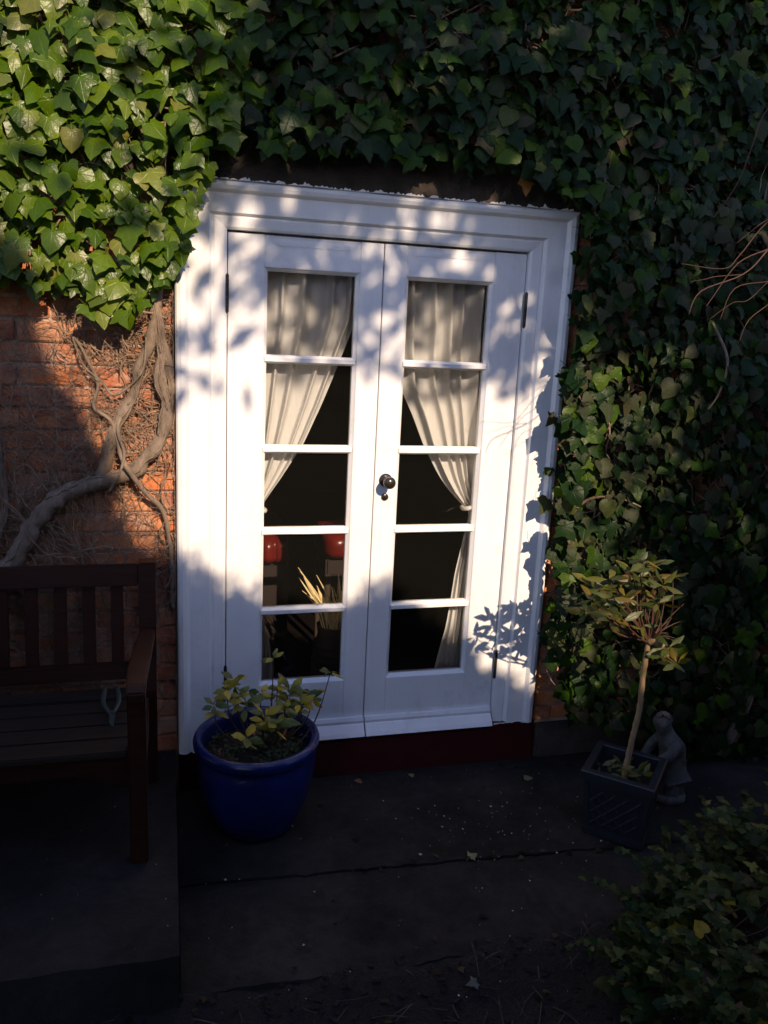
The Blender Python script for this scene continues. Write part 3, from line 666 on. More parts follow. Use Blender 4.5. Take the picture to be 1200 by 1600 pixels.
# petioles and thin inner stems of each plant
def inner_stems(root, poly, bounds, depth, n, seed, mat=TWIG, rmax=.004):
    rr = random.Random(seed); m = MB()
    for _ in range(n):
        for t in range(20):
            x = rr.uniform(bounds[0], bounds[1]); z = rr.uniform(bounds[2], bounds[3])
            if inside(poly, x, z) and abs(x) > .80 or z > 2.4: break
        P = []; a = rr.uniform(-1, 1)
        for k in range(6):
            P.append((x, .03-depth(x, z)*rr.uniform(.15, .8), z)); a += rr.gauss(0, .5); x += math.sin(a)*.06; z += math.cos(a)*.06
            if abs(x) < .78 and z < 2.3: x = math.copysign(.78, x)
        m.tube(P, [rr.uniform(.0015, rmax)]*5+[.0008], 5, 2)
    return m.build('twigs', mat, root, kind='stuff')
inner_stems(ivyL, LEFT, (-1.5, -.6, 1.65, 2.6), dl, 160, 31); inner_stems(ivyT, TOP, (-.5, 1.5, 2.2, 2.8), dt, 300, 32); inner_stems(ivyR, RIGHT, (.66, 2.0, -.1, 2.2), dr, 520, 33)
# thick woody stems on the brick
SA = [(-1.36, 0, .70), (-1.335, 0, .778), (-1.309, 0, .812), (-1.248, 0, .934), (-1.170, 0, 1.022), (-1.081, 0, 1.069), (-.999, 0, 1.089), (-.908, 0, 1.123), (-.843, 0, 1.192), (-.800, 0, 1.260), (-.785, 0, 1.361), (-.803, 0, 1.453), (-.805, 0, 1.602), (-.816, 0, 1.715), (-.84, 0, 1.9)]
SB = [(-1.03, .02, 1.08), (-1.011, .005, 1.103), (-.976, .0, 1.224), (-.942, .0, 1.311), (-.903, .0, 1.398), (-.876, .0, 1.490), (-.837, .0, 1.588), (-.816, .0, 1.684), (-.80, 0, 1.85)]
SC = [(-.772, .015, .60), (-.772, .01, .761), (-.781, .01, .877), (-.806, .0, .984), (-.902, -.035, 1.110), (-.939, -.03, 1.191), (-.967, -.01, 1.30), (-1.029, .0, 1.355), (-1.014, .0, 1.433), (-1.054, .01, 1.534), (-1.094, .01, 1.60)]
def stem(P, R, root=ivyL, mat=BARK, kn=.10):
    m = MB(); Q = []; RR = []; V = [Vector(p) for p in P]; sb = 8
    for i in range(len(V)-1):
        for k in range(sb):
            t = k/sb; a, b, c, d = V[max(i-1, 0)], V[i], V[i+1], V[min(i+2, len(V)-1)]
            q = .5*((2*b)+(c-a)*t+(2*a-5*b+4*c-d)*t*t+(3*b-a-3*c+d)*t**3); r0 = R[i]*(1-t)+R[i+1]*t
            q += Vector((noise.noise(q*14), 0, noise.noise(q*14+Vector((5, 5, 5)))))*r0*.55; Q.append(q); RR.append(r0*(1+.30*noise.noise(q*22)+.16*noise.noise(q*60)))
    Q.append(V[-1]); RR.append(R[-1]); m.tube(Q, RR, 12, 1, knob=kn)
    if R[1] > .009:
        rg_ = random.Random(int(R[0]*9999)+len(P))
        for s_ in range(int(R[1]*330)):
            a0 = rg_.uniform(-2.6, -.5); i0 = rg_.randrange(len(Q)-8); n_ = rg_.randint(8, 40); SP = []
            for i in range(i0, min(len(Q), i0+n_)):
                d = (Q[min(i+1, len(Q)-1)]-Q[max(i-1, 0)]).normalized(); sd = d.cross(Vector((0, 1, 0))).normalized(); a0 += rg_.gauss(0, .10)
                SP.append(Q[i]+(sd*math.cos(a0)+Vector((0, 1, 0))*math.sin(a0))*RR[i]*rg_.uniform(.92, 1.08))
            if len(SP) > 3: m.tube(SP, [rg_.uniform(.0015, .0045)]*(len(SP)-1)+[.0008], 5, 1, knob=.2)
    return m.build('stem', mat, root, smooth=True)
stem(SA, [.032, .033, .032, .031, .030, .029, .027, .025, .024, .022, .020, .020, .019, .018, .014])
stem([(-1.42, .01, .60), (-1.40, .0, .75), (-1.37, .0, .88), (-1.33, .01, 1.0), (-1.34, .01, 1.2), (-1.36, .02, 1.5)], [.022, .02, .018, .012, .009, .006])
stem(SB, [.014, .022, .021, .020, .018, .019, .020, .020, .016]); stem(SC, [.009, .009, .009, .0095, .0095, .009, .007, .006, .006, .005, .003])
stem([(-.80, .0, 1.62), (-.775, .0, 1.50), (-.77, .01, 1.40), (-.80, 0, 1.28), (-.845, -.01, 1.22)], [.012, .012, .010, .010, .008])
stem([(-.93, -.01, 1.34), (-.95, -.03, 1.28), (-.93, -.045, 1.20), (-.95, -.04, 1.12), (-.985, -.03, 1.06)], [.006, .006, .005, .005, .004])
stem([(-1.094, .01, 1.60), (-1.06, .0, 1.5), (-1.0, 0, 1.44), (-.96, -.01, 1.40), (-.90, -.02, 1.44), (-.86, -.03, 1.5), (-.85, -.02, 1.6)], [.003, .004, .005, .005, .004, .004, .003])
rt_ = random.Random(77); groups = [MB(), MB()]
def twig(mb, x, z, a, L, r, depth=0, curl=.35):
    P = []; n = max(3, int(L/.022)); y = .026-rt_.uniform(0, .02)
    for k in range(n):
        P.append((x, y, z)); a += rt_.gauss(0, curl); x += math.sin(a)*.022; z += math.cos(a)*.022; y = min(.036, max(-.035, y+rt_.gauss(0, .005)))
        if x > -.758: x = -.76
        if depth < 2 and rt_.random() < .22: twig(mb, x, z, a+rt_.choice((-1, 1))*rt_.uniform(.5, 1.2), L*.5, r*.6, depth+1, curl)
    mb.tube(P, [r*(1-.7*k/(n-1)) for k in range(n)], 5, 2)
for k in range(120):
    b = rt_.choice((SA, SA, SB, SC)); p = rt_.choice(b[1:-1]); twig(groups[0], p[0]+rt_.uniform(-.02, .02), p[2]+rt_.uniform(-.03, .03), rt_.uniform(-PI, PI), rt_.uniform(.08, .34), rt_.uniform(.0012, .0032))
for k in range(130): twig(groups[0], rt_.uniform(-1.5, -.77), rt_.uniform(.7, 1.72), rt_.gauss(0, .8), rt_.uniform(.1, .4), rt_.uniform(.001, .0026))
for k in range(180): twig(groups[1], rt_.uniform(-1.12, -.78), rt_.uniform(1.47, 1.68), rt_.gauss(-.4, .9), rt_.uniform(.04, .12), rt_.uniform(.001, .0028), 1, .5)
for k in range(110): twig(groups[1], rt_.uniform(-1.6, -.77), rt_.uniform(.2, 1.0), rt_.gauss(0, 1.2), rt_.uniform(.08, .3), rt_.uniform(.001, .0024), 1)
for k in range(110): # long strands wandering over the brick
    twig(groups[0], rt_.uniform(-1.6, -.78), rt_.uniform(.1, 1.2), rt_.gauss(0, .5), rt_.uniform(.3, .8), rt_.uniform(.0012, .0030), 1, .16)
for k in range(70): # tangle round the crossing of the stems
    x = rt_.uniform(-.97, -.78); z = 1.33+rt_.gauss(0, .035); twig(groups[1], x, z, rt_.choice((1.5, -1.5))+rt_.gauss(0, .4), rt_.uniform(.05, .16), rt_.uniform(.001, .0026), 1, .3)
for g in groups: g.build('twigs', TWIG, ivyL, kind='stuff')
# a few thick stems in the right-hand ivy
stem([(1.66, -.10, -.19), (1.675, -.14, -.10), (1.725, -.15, .095), (1.76, -.1, .25), (1.74, -.06, .5)], [.030, .028, .025, .022, .02], ivyR)
stem([(.80, .0, .9), (.88, -.05, 1.02), (.96, -.14, 1.05), (1.05, -.18, 1.02)], [.006, .006, .005, .003], ivyR, TWIG)
stem([(1.25, -.2, 1.75), (1.31, -.24, 1.62), (1.30, -.24, 1.50), (1.27, -.22, 1.42)], [.005, .005, .004, .003], ivyR, TWIG)

# single dead leaf dangling over the lintel
ol = empty('dead_leaf', (.489, -.065, 2.23)); tag(ol, 'orange dead leaf dangling in front of the lintel above the door frame', 'leaf')
rr0 = random.Random(2); leaf_obj('ivy', DEADLEAF, leaf_matrix(Vector((.489, -.065, 2.225)), (.1, -.1, -1), (.2, -1, .3), .062), ol, rr0, 'blade')
m = MB(); m.tube([(0, 0, .0), (.004, .0, .04), (.0, .004, .09)], .0009, 5, 3); m.build('leaf_stalk', REDTWIG, ol)

# ---- bench
bench = tag(empty('garden_bench', (0, 0, 0)), 'dark brown slatted wooden garden bench on the raised slab, left of the doors', 'bench')
XR, XL = -.859, -2.15
def post(x):
    m = MB(); P = [(.0, -.16), (.37, -.165), (.45, -.15), (.60, -.13), (.82, -.085)]; w = .029; vs = []
    for z, y in P:
        for dx, dy in ((-w, -.03), (w, -.03), (w, .03), (-w, .03)): vs.append((x+dx, y+dy, z))
    fs = [(i*4+q, i*4+(q+1) % 4, (i+1)*4+(q+1) % 4, (i+1)*4+q) for i in range(4) for q in range(4)]+[(3, 2, 1, 0), (16, 17, 18, 19)]
    m.add(vs, fs); m.build('back_leg', BENCHM, bench, bevel=.003)
for x in (XR, XL): post(x)
for x in (XR-.023, XL+.023):
    box_obj('front_leg', BENCHM, bench, x-.027, x+.027, -.655, -.600, 0, .5695, .004)
def arm(x, s):
    m = MB(); P = [(-.155, .575, .026), (-.25, .584, .028), (-.40, .588, .030), (-.52, .592, .031), (-.61, .596, .030), (-.655, .590, .029), (-.685, .575, .026)]; vs = []
    xo = lambda y: 0 if y > -.2 else 0
    for y, z, w in P:
        for dx, dz in ((-w, -.018), (w, -.018), (w, .014), (-w, .014)): vs.append((x+dx+(s*.023*min(1, max(0, (-y-.155)/.4))), y, z+dz))
    n = len(P); fs = [(i*4+q, (i+1)*4+q, (i+1)*4+(q+1) % 4, i*4+(q+1) % 4) for i in range(n-1) for q in range(4)]+[(0, 1, 2, 3), tuple(4*(n-1)+q for q in (3, 2, 1, 0))]
    m.add(vs, fs); m.build('armrest', BENCHM, bench, bevel=.005)
arm(XR, -1); arm(XL, 1)
def rail(name, y, z, h, d, tilt=0, mat=BENCHM): 
    M = Matrix.Translation((0, y, z)) @ Matrix.Rotation(tilt, 4, 'X'); return box_obj(name, mat, bench, XL+.0295, XR-.0295, -d/2, d/2, -h/2, h/2, .004, M)
rail('top_rail', -.105, .775, .078, .034, -.2); rail('lower_rail', -.142, .395+.035, .06, .034, -.15)
k = 0; x = -.962
while x > XL+.06:
    M = Matrix.Translation((x, -.125, .598)) @ Matrix.Rotation(-.14, 4, 'X'); box_obj('back_slat', BENCHM, bench, -.021, .021, -.009, .009, -.138, .139, .002, M); x -= .0945
ys = [-.645+.0985*i for i in range(5)]
for i, y in enumerate(ys):
    yy = y+.045; box_obj('seat_slat', BENCHS, bench, XL+.002 if 0 < i < 4 else XL+.05, XR-.002 if 0 < i < 4 else XR-.052, yy-.044, yy+.044, .362-.004*min(i, 3), .384-.004*min(i, 3), .004)
# front apron with a curved lower edge
m = MB(); n = 40; vs = []
for i in range(n+1):
    x = XL+.052+(XR-XL-.104)*i/n; e = min(i, n-i)/n; zb = .300-.055*max(0, 1-e/.16)**2
    vs += [(x, -.625, .3595), (x, -.625, zb), (x, -.600, zb), (x, -.600, .3595)]
fs = [(i*4+q, i*4+(q+1) % 4, (i+1)*4+(q+1) % 4, (i+1)*4+q) for i in range(n) for q in range(4)]+[(3, 2, 1, 0), tuple(4*n+q for q in range(4))]
m.add(vs, fs); m.build('apron', BENCHM, bench)
for x in (XR-.012, XL+.012): box_obj('side_rail', BENCHM, bench, x-.014, x+.014, -.599, -.196, .270, .345, .003)
# clippers on the seat
cl = tag(empty('garden_clippers', (-.970, -.40, .402), .12), 'small pale metal garden clippers lying on the bench seat', 'clippers')
m = MB(); m.tube([(-.004, -.02, .0), (-.022, .04, .004), (-.020, .09, .012), (-.010, .14, .018)], [.006, .0075, .008, .006], 8, 4); m.build('handle', METAL, cl, smooth=True)
m = MB(); m.tube([(.004, -.02, .0), (.024, .04, .004), (.028, .09, .012), (.026, .14, .018)], [.006, .0075, .008, .006], 8, 4); m.build('handle', METAL, cl, smooth=True)
m = MB(); m.add([(-.009, -.02, -.004), (.011, -.02, -.004), (-.001, -.105, -.006), (-.012, -.085, -.006), (-.009, -.02, .001), (.011, -.02, .001), (-.001, -.105, -.002), (-.012, -.085, -.002)], [(0, 3, 2, 1), (4, 5, 6, 7), (0, 1, 5, 4), (1, 2, 6, 5), (2, 3, 7, 6), (3, 0, 4, 7)]); m.build('blade', METAL, cl)
m = MB(); m.tube([(0, -.022, -.006), (0, -.022, .008)], .009, 12, 1); m.build('pivot', METAL, cl)

# ---- blue pot
pot = tag(empty('glazed_pot', (-.477, -.257, GZ)), 'big round cobalt blue glazed pot in front of the left door', 'plant pot')
m = MB(); prof = [(.0001, .0), (.128, .0), (.138, .006), (.165, .06), (.192, .13), (.209, .20), (.216, .26), (.215, .295), (.210, .308), (.212, .314), (.222, .320), (.229, .334), (.230, .350), (.225, .363), (.214, .368), (.203, .364), (.196, .350), (.192, .320), (.194, .26), (.18, .20)]
m.lathe(prof, 0, 0, 72, wob=.012); m.build('body', BLUE, pot, smooth=True)
m = MB(); nr = 14; vs = [(0, 0, .305)]; fs = []
for j in range(1, nr+1):
    for k in range(36): a = 2*PI*k/36; r = .192*j/nr; vs.append((r*math.cos(a), r*math.sin(a), .300+.02*nz3(r*math.cos(a)*14, r*math.sin(a)*14, 4)-.012*(j/nr)))
for k in range(36): fs.append((0, 1+k, 1+(k+1) % 36))
for j in range(nr-1):
    for k in range(36): a = 1+j*36+k; b = 1+j*36+(k+1) % 36; fs.append((a, a+36, b+36, b))
m.add(vs, fs); m.build('soil', SOIL, pot, smooth=True)
tp = tag(empty('terracotta_pot', (-.415, -.150, GZ+.29)), 'small terracotta pot rim half sunk in the soil of the blue pot', 'plant pot')
m = MB(); m.lathe([(.052, -.06), (.056, .0), (.062, .003), (.064, .026), (.060, .030), (.055, .026), (.052, .0), (.048, -.05)], 0, 0, 28); m.build('rim', TERRA, tp, smooth=True)
tp.rotation_euler = (.25, -.15, 0)
tp2 = tag(empty('terracotta_pot', (-.56, -.25, GZ+.262)), 'mossy terracotta pot rim sunk at the left side of the blue pot', 'plant pot')
m = MB(); m.lathe([(.055, -.06), (.062, .0), (.066, .022), (.062, .026), (.057, .022), (.050, -.04)], 0, 0, 28); m.build('rim', TERRA, tp2, smooth=True); tp2.rotation_euler = (-.2, .25, 0)
shr = tag(empty('potted_shrub', (-.44, -.22, GZ+.30)), 'yellowing leafy shrub growing in the blue pot', 'shrub')
TIPS = [(-0.423, -0.26, 0.493), (-0.216, -0.28, 0.434), (-0.556, -0.2, 0.392), (-0.587, -0.25, 0.379), (-0.635, -0.3, 0.344), (-0.583, -0.3, 0.343), (-0.52, -0.25, 0.325), (-0.461, -0.2, 0.333), (-0.399, -0.2, 0.351), (-0.347, -0.18, 0.331), (-0.303, -0.22, 0.309), (-0.268, -0.2, 0.312), (-0.461, -0.33, 0.309), (-0.527, -0.4, 0.263), (-0.322, -0.25, 0.302), (-0.381, -0.28, 0.31), (-0.491, -0.3, 0.325), (-0.544, -0.22, 0.334), (-0.433, -0.26, 0.345), (-.50, -.16, .31), (-.42, -.33, .27), (-.35, -.2, .29)]
rp = random.Random(9)
def whorl(root, c, n, size, mat, kind, rnd, spread=.9, inv=Matrix()):
    a0 = rnd.uniform(0, 6)
    for k in range(n):
        a = a0+k*2*PI/n+rnd.uniform(-.3, .3); el = rnd.uniform(-.35, .75)
        tip = Vector((math.cos(a)*math.cos(el), math.sin(a)*math.cos(el), math.sin(el))); nr_ = Vector((rnd.gauss(0, .5), rnd.gauss(0, .4)-.6, .8))
        leaf_obj(kind, mat, leaf_matrix(Vector(c)+tip*.004, tip, nr_, size*rnd.uniform(.7, 1.15)), root, rnd)
for i, t in enumerate(TIPS):
    if i in (5, 16, 18, 19): continue
    t = Vector(t); basept = Vector((-.44+(t.x+.44)*.35, -.23+(t.y+.23)*.2, GZ+.30)); midp = basept.lerp(t, .55)+Vector(((t.x+.44)*.18, 0, -.015))
    if i == 1: basept = Vector((-.36, -.30, GZ+.30)); midp = Vector((-.27, -.29, .25))
    loc = shr.location; m = MB(); m.tube([basept-loc, midp-loc, t-loc], [.0038, .0028, .0016], 6, 5, knob=.15); m.build('stem', REDTWIG, shr, smooth=True)
    whorl(shr, t, 4 if i < 2 else rp.choice((4, 5, 6)), .052 if i < 2 else rp.uniform(.050, .074), POTLEAF, 'oval', rp)
    if i > 1:
        whorl(shr, t-Vector((0, 0, .025)), 4, .05, POTLEAF, 'oval', rp)
m = MB(); gc = empty('creeping_plant', (-.477, -.257, GZ+.30))
for k in range(900):
    a = rp.uniform(0, 2*PI); r = .185*math.sqrt(rp.random()); x = r*math.cos(a); y = r*math.sin(a)
    if nz3(x*9, y*9, 3) < -.12: continue
    h = rp.uniform(.0, .03); leaf_into(m, 'oval', leaf_matrix(Vector((x, y, h)), (rp.uniform(-1, 1), rp.uniform(-1, 1), rp.uniform(-.2, .6)), (rp.gauss(0, .4), rp.gauss(0, .4), 1), rp.uniform(.012, .022)), rp)
o = m.build('foliage', MOSSLEAF, gc, smooth=True, kind='stuff'); tag(gc, 'low creeping green plant covering the soil in the blue pot', 'plant')

# ---- square planter with lattice panels
pl = tag(empty('square_planter', (.885, -.535, GZ), math.radians(-43)), 'square slate blue planter with lattice sides, right of the doors', 'planter')
H, wt, wb = .265, .122, .104
def pquad(name, mat, z0, z1, off0, off1, inset=0, th=.012):
    pass
for s in range(4):
    Rm = Matrix.Rotation(s*PI/2, 4, 'Z')
    def P3(u, z, out):   # u along the side, out proud of the side face
        hw = wb+(wt-wb)*z/H; return Rm @ Vector((u*hw, -hw-out, z))
    def strip(pts, out, name, mat=SLATE, back=.0):
        m = MB(); n = len(pts); vs = [P3(u, z, out) for u, z in pts]+[P3(u, z, back-.004) for u, z in pts]
        fs = [tuple(range(n)), tuple(range(2*n-1, n-1, -1))]+[(i, n+i, n+(i+1) % n, (i+1) % n) for i in range(n)]
        m.add(vs, fs); return m.build(name, mat, pl, bevel=.0012)
    m = MB(); q = [(-1, 0), (1, 0), (1, H-.02), (-1, H-.02)]
    vs = [P3(u, z, 0) for u, z in q]+[P3(u*.9, z, -.010) for u, z in q]; m.add(vs, [(0, 1, 2, 3), (7, 6, 5, 4), (3, 2, 6, 7), (0, 4, 5, 1)]); m.build('side_panel', SLATE, pl)
    strip([(-1.03, .0), (1.03, .0), (1.03, .028), (-1.03, .028)], .009, 'base_trim')
    strip([(-1.02, .0285), (-.86, .0285), (-.86, H-.036), (-1.02, H-.036)], .005, 'corner_trim')
    strip([(.86, .0285), (1.02, .0285), (1.02, H-.036), (.86, H-.036)], .005, 'corner_trim')
    strip([(-.855, H-.06), (.855, H-.06), (.855, H-.036), (-.855, H-.036)], .0045, 'top_trim')
    lm = MB(); z0, z1 = .045, H-.075
    for k in range(-2, 4):
        for dr_ in (1, -1):
            w = .0028; ua, ub = -.8, .8
            for a_, b_ in [((-.8+k*.4)*1.0, (-.8+k*.4)+1.2)]:
                pa, pb = (a_, z0), (b_, z1)
                if pa[0] < -.8: t = (-.8-pa[0])/(pb[0]-pa[0]); pa = (-.8, z0+(z1-z0)*t)
                if pb[0] > .8:
                    t = (.8-a_)/(b_-a_); pb = (.8, z0+(z1-z0)*t)
                if pa[0] >= .8 or pb[0] <= -.8 or pa[1] >= z1 or pb[1] <= pa[1]: continue
                A = P3(pa[0]*dr_, pa[1], .003); B = P3(pb[0]*dr_, pb[1], .003); lm.tube([A, B], .0046, 6, 1)
    lm.build('lattice', SLATE, pl)
# rim
m = MB(); o1, i1 = wt+.012, wt-.016
vs = []
for z, r in ((H-.034, o1-.002), (H-.004, o1), (H, o1-.003), (H, i1+.002), (H-.004, i1), (H-.04, i1)):
    vs += [(-r, -r, z), (r, -r, z), (r, r, z), (-r, r, z)]
fs = [(i*4+q, i*4+(q+1) % 4, (i+1)*4+(q+1) % 4, (i+1)*4+q) for i in range(5) for q in range(4)]
m.add(vs, fs); m.build('rim', SLATE, pl)
m = MB(); n = 12; vs = []; fs = []
for j in range(n+1):
    for i in range(n+1): x = (i/n*2-1)*(i1+.003); y = (j/n*2-1)*(i1+.003); vs.append((x, y, H-.055+.014*nz3(x*20, y*20, 8)))
for j in range(n):
    for i in range(n): a = j*(n+1)+i; fs.append((a, a+1, a+n+2, a+n+1))
m.add(vs, fs); m.build('soil', SOIL, pl, smooth=True)

# ---- bay tree
bay = tag(empty('bay_tree', (.874, -.545, GZ+.20)), 'small bay tree with a leaning bare trunk growing in the square planter', 'tree')
bl = bay.location
m = MB(); m.tube([Vector(p)-bl for p in [(.873, -.545, GZ+.19), (.879, -.55, .061), (.885, -.55, .152), (.897, -.55, .25), (.906, -.55, .347), (.903, -.55, .459), (.905, -.55, .538), (.905, -.55, .61)]], [.0125, .0118, .0108, .011, .0105, .0095, .010, .009], 12, 6, knob=.14); trunk = m.build('trunk', BAYBARK, bay, smooth=True)
m = MB(); m.tube([Vector((.905, -.552, .598))-bl, Vector((.925, -.575, .612))-bl, Vector((.95, -.60, .585))-bl], [.012, .016, .018], 10, 3, knob=.1); m.build('cut_stub', BAYBARK, bay, smooth=True)
BT = [(0.807, -0.616, 0.931), (0.927, -0.487, 0.878), (0.886, -0.503, 0.869), (0.798, -0.594, 0.863), (0.765, -0.551, 0.828), (0.684, -0.559, 0.811), (0.671, -0.523, 0.822), (0.658, -0.498, 0.777), (0.619, -0.623, 0.799), (0.687, -0.635, 0.807), (0.799, -0.49, 0.715), (0.826, -0.562, 0.799), (0.934, -0.503, 0.76), (0.874, -0.64, 0.846), (0.967, -0.56, 0.846), (0.981, -0.51, 0.745), (0.616, -0.599, 0.74), (0.748, -0.47, 0.687), (0.78, -0.478, 0.657), (0.737, -0.634, 0.718), (0.762, -0.635, 0.702), (0.872, -0.543, 0.723), (0.896, -0.471, 0.688), (0.714, -0.571, 0.762), (0.886, -0.601, 0.766), (0.866, -0.564, 0.67), (0.935, -0.635, 0.61), (1.002, -0.6, 0.53), (0.969, -0.561, 0.539), (0.891, -0.551, 0.846), (0.777, -0.598, 0.886), (0.686, -0.598, 0.86), (0.756, -0.601, 0.793), (0.858, -0.557, 0.819)]
rb2 = random.Random(12)
for t in BT:
    t = Vector(t); top = Vector((.905, -.55, .60)); mid = top.lerp(t, .5)+Vector((rb2.gauss(0, .015), rb2.gauss(0, .015), -.02))
    m = MB(); m.tube([top-bl, mid-bl, t-bl], [.005, .003, .0014], 6, 4, knob=.1); m.build('branch', REDTWIG, bay, smooth=True)
    whorl(bay, t, rb2.choice((3, 4, 5, 6)), .080, BAY, 'bay', rb2)
for k in range(8):
    a = rb2.uniform(-.6, 1.0); p = Vector((.92, -.55, .61)); m = MB()
    q = p+Vector((rb2.uniform(.03, .12), rb2.uniform(-.05, .05), rb2.uniform(-.02, .14))); m.tube([p-bl, p.lerp(q, .5)-bl+Vector((0, 0, .01)), q-bl], [.0028, .002, .001], 5, 3); m.build('branch', REDTWIG, bay)
for k in range(9):
    whorl(bay, (.874+rb2.uniform(-.07, .07), -.54+rb2.uniform(-.07, .07), .065+rb2.uniform(0, .03)), 3, .06, BAY, 'bay', rb2)

# ---- stone figurine: a stooping draped child with a basket
st = tag(empty('stone_statue', (1.19, -.385, GZ)), 'small weathered stone figure stooping forward behind the square planter', 'statue')
def skin(name, pts, edges, parent, mat, sub=2, loc=(0, 0, 0)):
    me = bpy.data.meshes.new(name); me.from_pydata([p[:3] for p in pts], edges, []); o = bpy.data.objects.new(name, me); link(o, parent); o.location = loc
    s_ = o.modifiers.new('skin', 'SKIN'); s_.use_smooth_shade = True
    for i, p in enumerate(pts):
        r = p[3]; v = me.skin_vertices[0].data[i]; v.radius = (r, p[4] if len(p) > 4 else r); v.use_root = (i == 0)
    ss = o.modifiers.new('sub', 'SUBSURF'); ss.levels = sub; ss.render_levels = sub
    me.materials.append(mat)
    tx = bpy.data.textures.new('worn', 'CLOUDS'); tx.noise_scale = .03
    dm = o.modifiers.new('disp', 'DISPLACE'); dm.texture = tx; dm.strength = .008; dm.mid_level = .5
    return o
F = [(.012, .0, .150, .060, .056), (.020, .0, .095, .058, .054), (.016, .0, .05, .050, .048), (.012, .0, .02, .056, .052),
     (.008, .0, .210, .060, .050), (-.008, .0, .262, .056, .046), (-.034, .0, .298, .032, .030), (-.052, -.002, .325, .036, .034), (-.062, -.004, .350, .044, .040), (-.064, -.004, .372, .030, .030),
     (-.012, -.052, .262, .026, .024), (-.050, -.060, .215, .024, .022), (-.092, -.040, .186, .021, .019), (-.118, -.026, .184, .017, .016),
     (-.012, .052, .262, .026, .024), (-.052, .058, .216, .024, .022), (-.094, .036, .188, .021, .019), (-.120, .020, .184, .017, .016)]
Ed = [(0, 1), (1, 2), (2, 3), (0, 4), (4, 5), (5, 6), (6, 7), (7, 8), (8, 9), (5, 10), (10, 11), (11, 12), (12, 13), (5, 14), (14, 15), (15, 16), (16, 17)]
skin('figure', F, Ed, st, STONE)
m = MB(); m.lathe([(.0001, 0), (.070, 0), (.075, .006), (.074, .022), (.067, .030), (.0001, .030)], 0.008, 0, 32, wob=.03); m.build('base', STONE, st, smooth=True)
m = MB(); m.lathe([(.0001, .140), (.030, .142), (.042, .165), (.047, .185), (.043, .195), (.034, .196), (.0001, .200)], -.120, -.004, 24, wob=.12); m.build('basket', STONE, st, smooth=True)
m = MB(); nz_ = 16; seg_ = 48; vs = []; fs = []
for j in range(nz_+1):
    z = .020+.165*j/nz_; r0 = .056-.004*math.sin(j/nz_*PI)+.004*(1-j/nz_)
    for q in range(seg_):
        a = 2*PI*q/seg_; rr_ = r0*(1+.07*math.sin(7*a+z*18)+.05*math.sin(11*a-z*25)); vs.append((.014+rr_*math.cos(a), rr_*.92*math.sin(a), z+.006*math.sin(3*a)))
for j in range(nz_):
    for q in range(seg_): q2 = (q+1) % seg_; fs.append((j*seg_+q, j*seg_+q2, (j+1)*seg_+q2, (j+1)*seg_+q))
m.add(vs, fs); m.build('robe', STONE, st, smooth=True)
# curly hair cap
m = MB(); rh = random.Random(4)
for k in range(60):
    v = Vector((rh.gauss(0, 1), rh.gauss(0, 1), abs(rh.gauss(0, 1))*.9+.1)).normalized(); c = Vector((-.056, -.004, .352))+Vector((v.x*.030, v.y*.030, v.z*.030)); 
    if v.x < -.55 and v.z < .5: continue
    m.lathe([(.0001, -.006), (.007, -.003), (.008, .001), (.005, .006), (.0001, .007)], c.x, c.y, 6); 
    for q in range(30): a_, b_, z_ = m.v[-30+q]; m.v[-30+q] = (a_, b_, z_+c.z)
m.build('hair', STONE, st, smooth=True)

# ---- bare branch hanging in at the right
bb = tag(empty('bare_branch', (.93, -.9, 2.0)), 'thin leafless reddish twigs reaching in from the right in front of the ivy', 'branch'); bo = bb.location
BR = [([(1.35, -.85, 2.34), (1.05, -.88, 2.14), (.893, -.9, 1.944), (.82, -.9, 1.87), (.69, -.9, 1.816), (.66, -.9, 1.75)], .0035),
      ([(1.05, -.88, 2.14), (.88, -.9, 2.02), (.80, -.9, 1.92), (.754, -.9, 1.882), (.617, -.9, 1.887)], .0022),
      ([(.893, -.9, 1.944), (.80, -.9, 1.90), (.73, -.9, 1.80), (.714, -.9, 1.775)], .002), ([(1.30, -.86, 2.05), (1.0, -.9, 1.88), (.909, -.9, 1.856), (.80, -.9, 1.83), (.766, -.9, 1.74)], .0024),
      ([(1.0, -.9, 1.88), (.93, -.9, 1.80), (.863, -.9, 1.745), (.84, -.9, 1.68)], .002), ([(1.2, -.9, 2.45), (.95, -.9, 2.36), (.827, -.9, 2.310), (.79, -.9, 2.2), (.759, -.9, 2.105), (.70, -.9, 2.016)], .0022),
      ([(.82, -.9, 1.87), (.74, -.89, 1.86), (.70, -.9, 1.85), (.65, -.9, 1.84)], .0014), ([(.95, -.9, 2.05), (.86, -.92, 2.02), (.80, -.93, 1.98), (.77, -.92, 1.95)], .0014), ([(.909, -.9, 1.856), (.85, -.9, 1.80), (.80, -.9, 1.79), (.73, -.9, 1.74)], .0014)]
for P, r in BR:
    m = MB(); m.tube([Vector(p)-bo for p in P], [r*(1-.6*i/(len(P)-1)) for i in range(len(P))], 6, 5, knob=.15); m.build('twig', REDTWIG, bb, smooth=True)

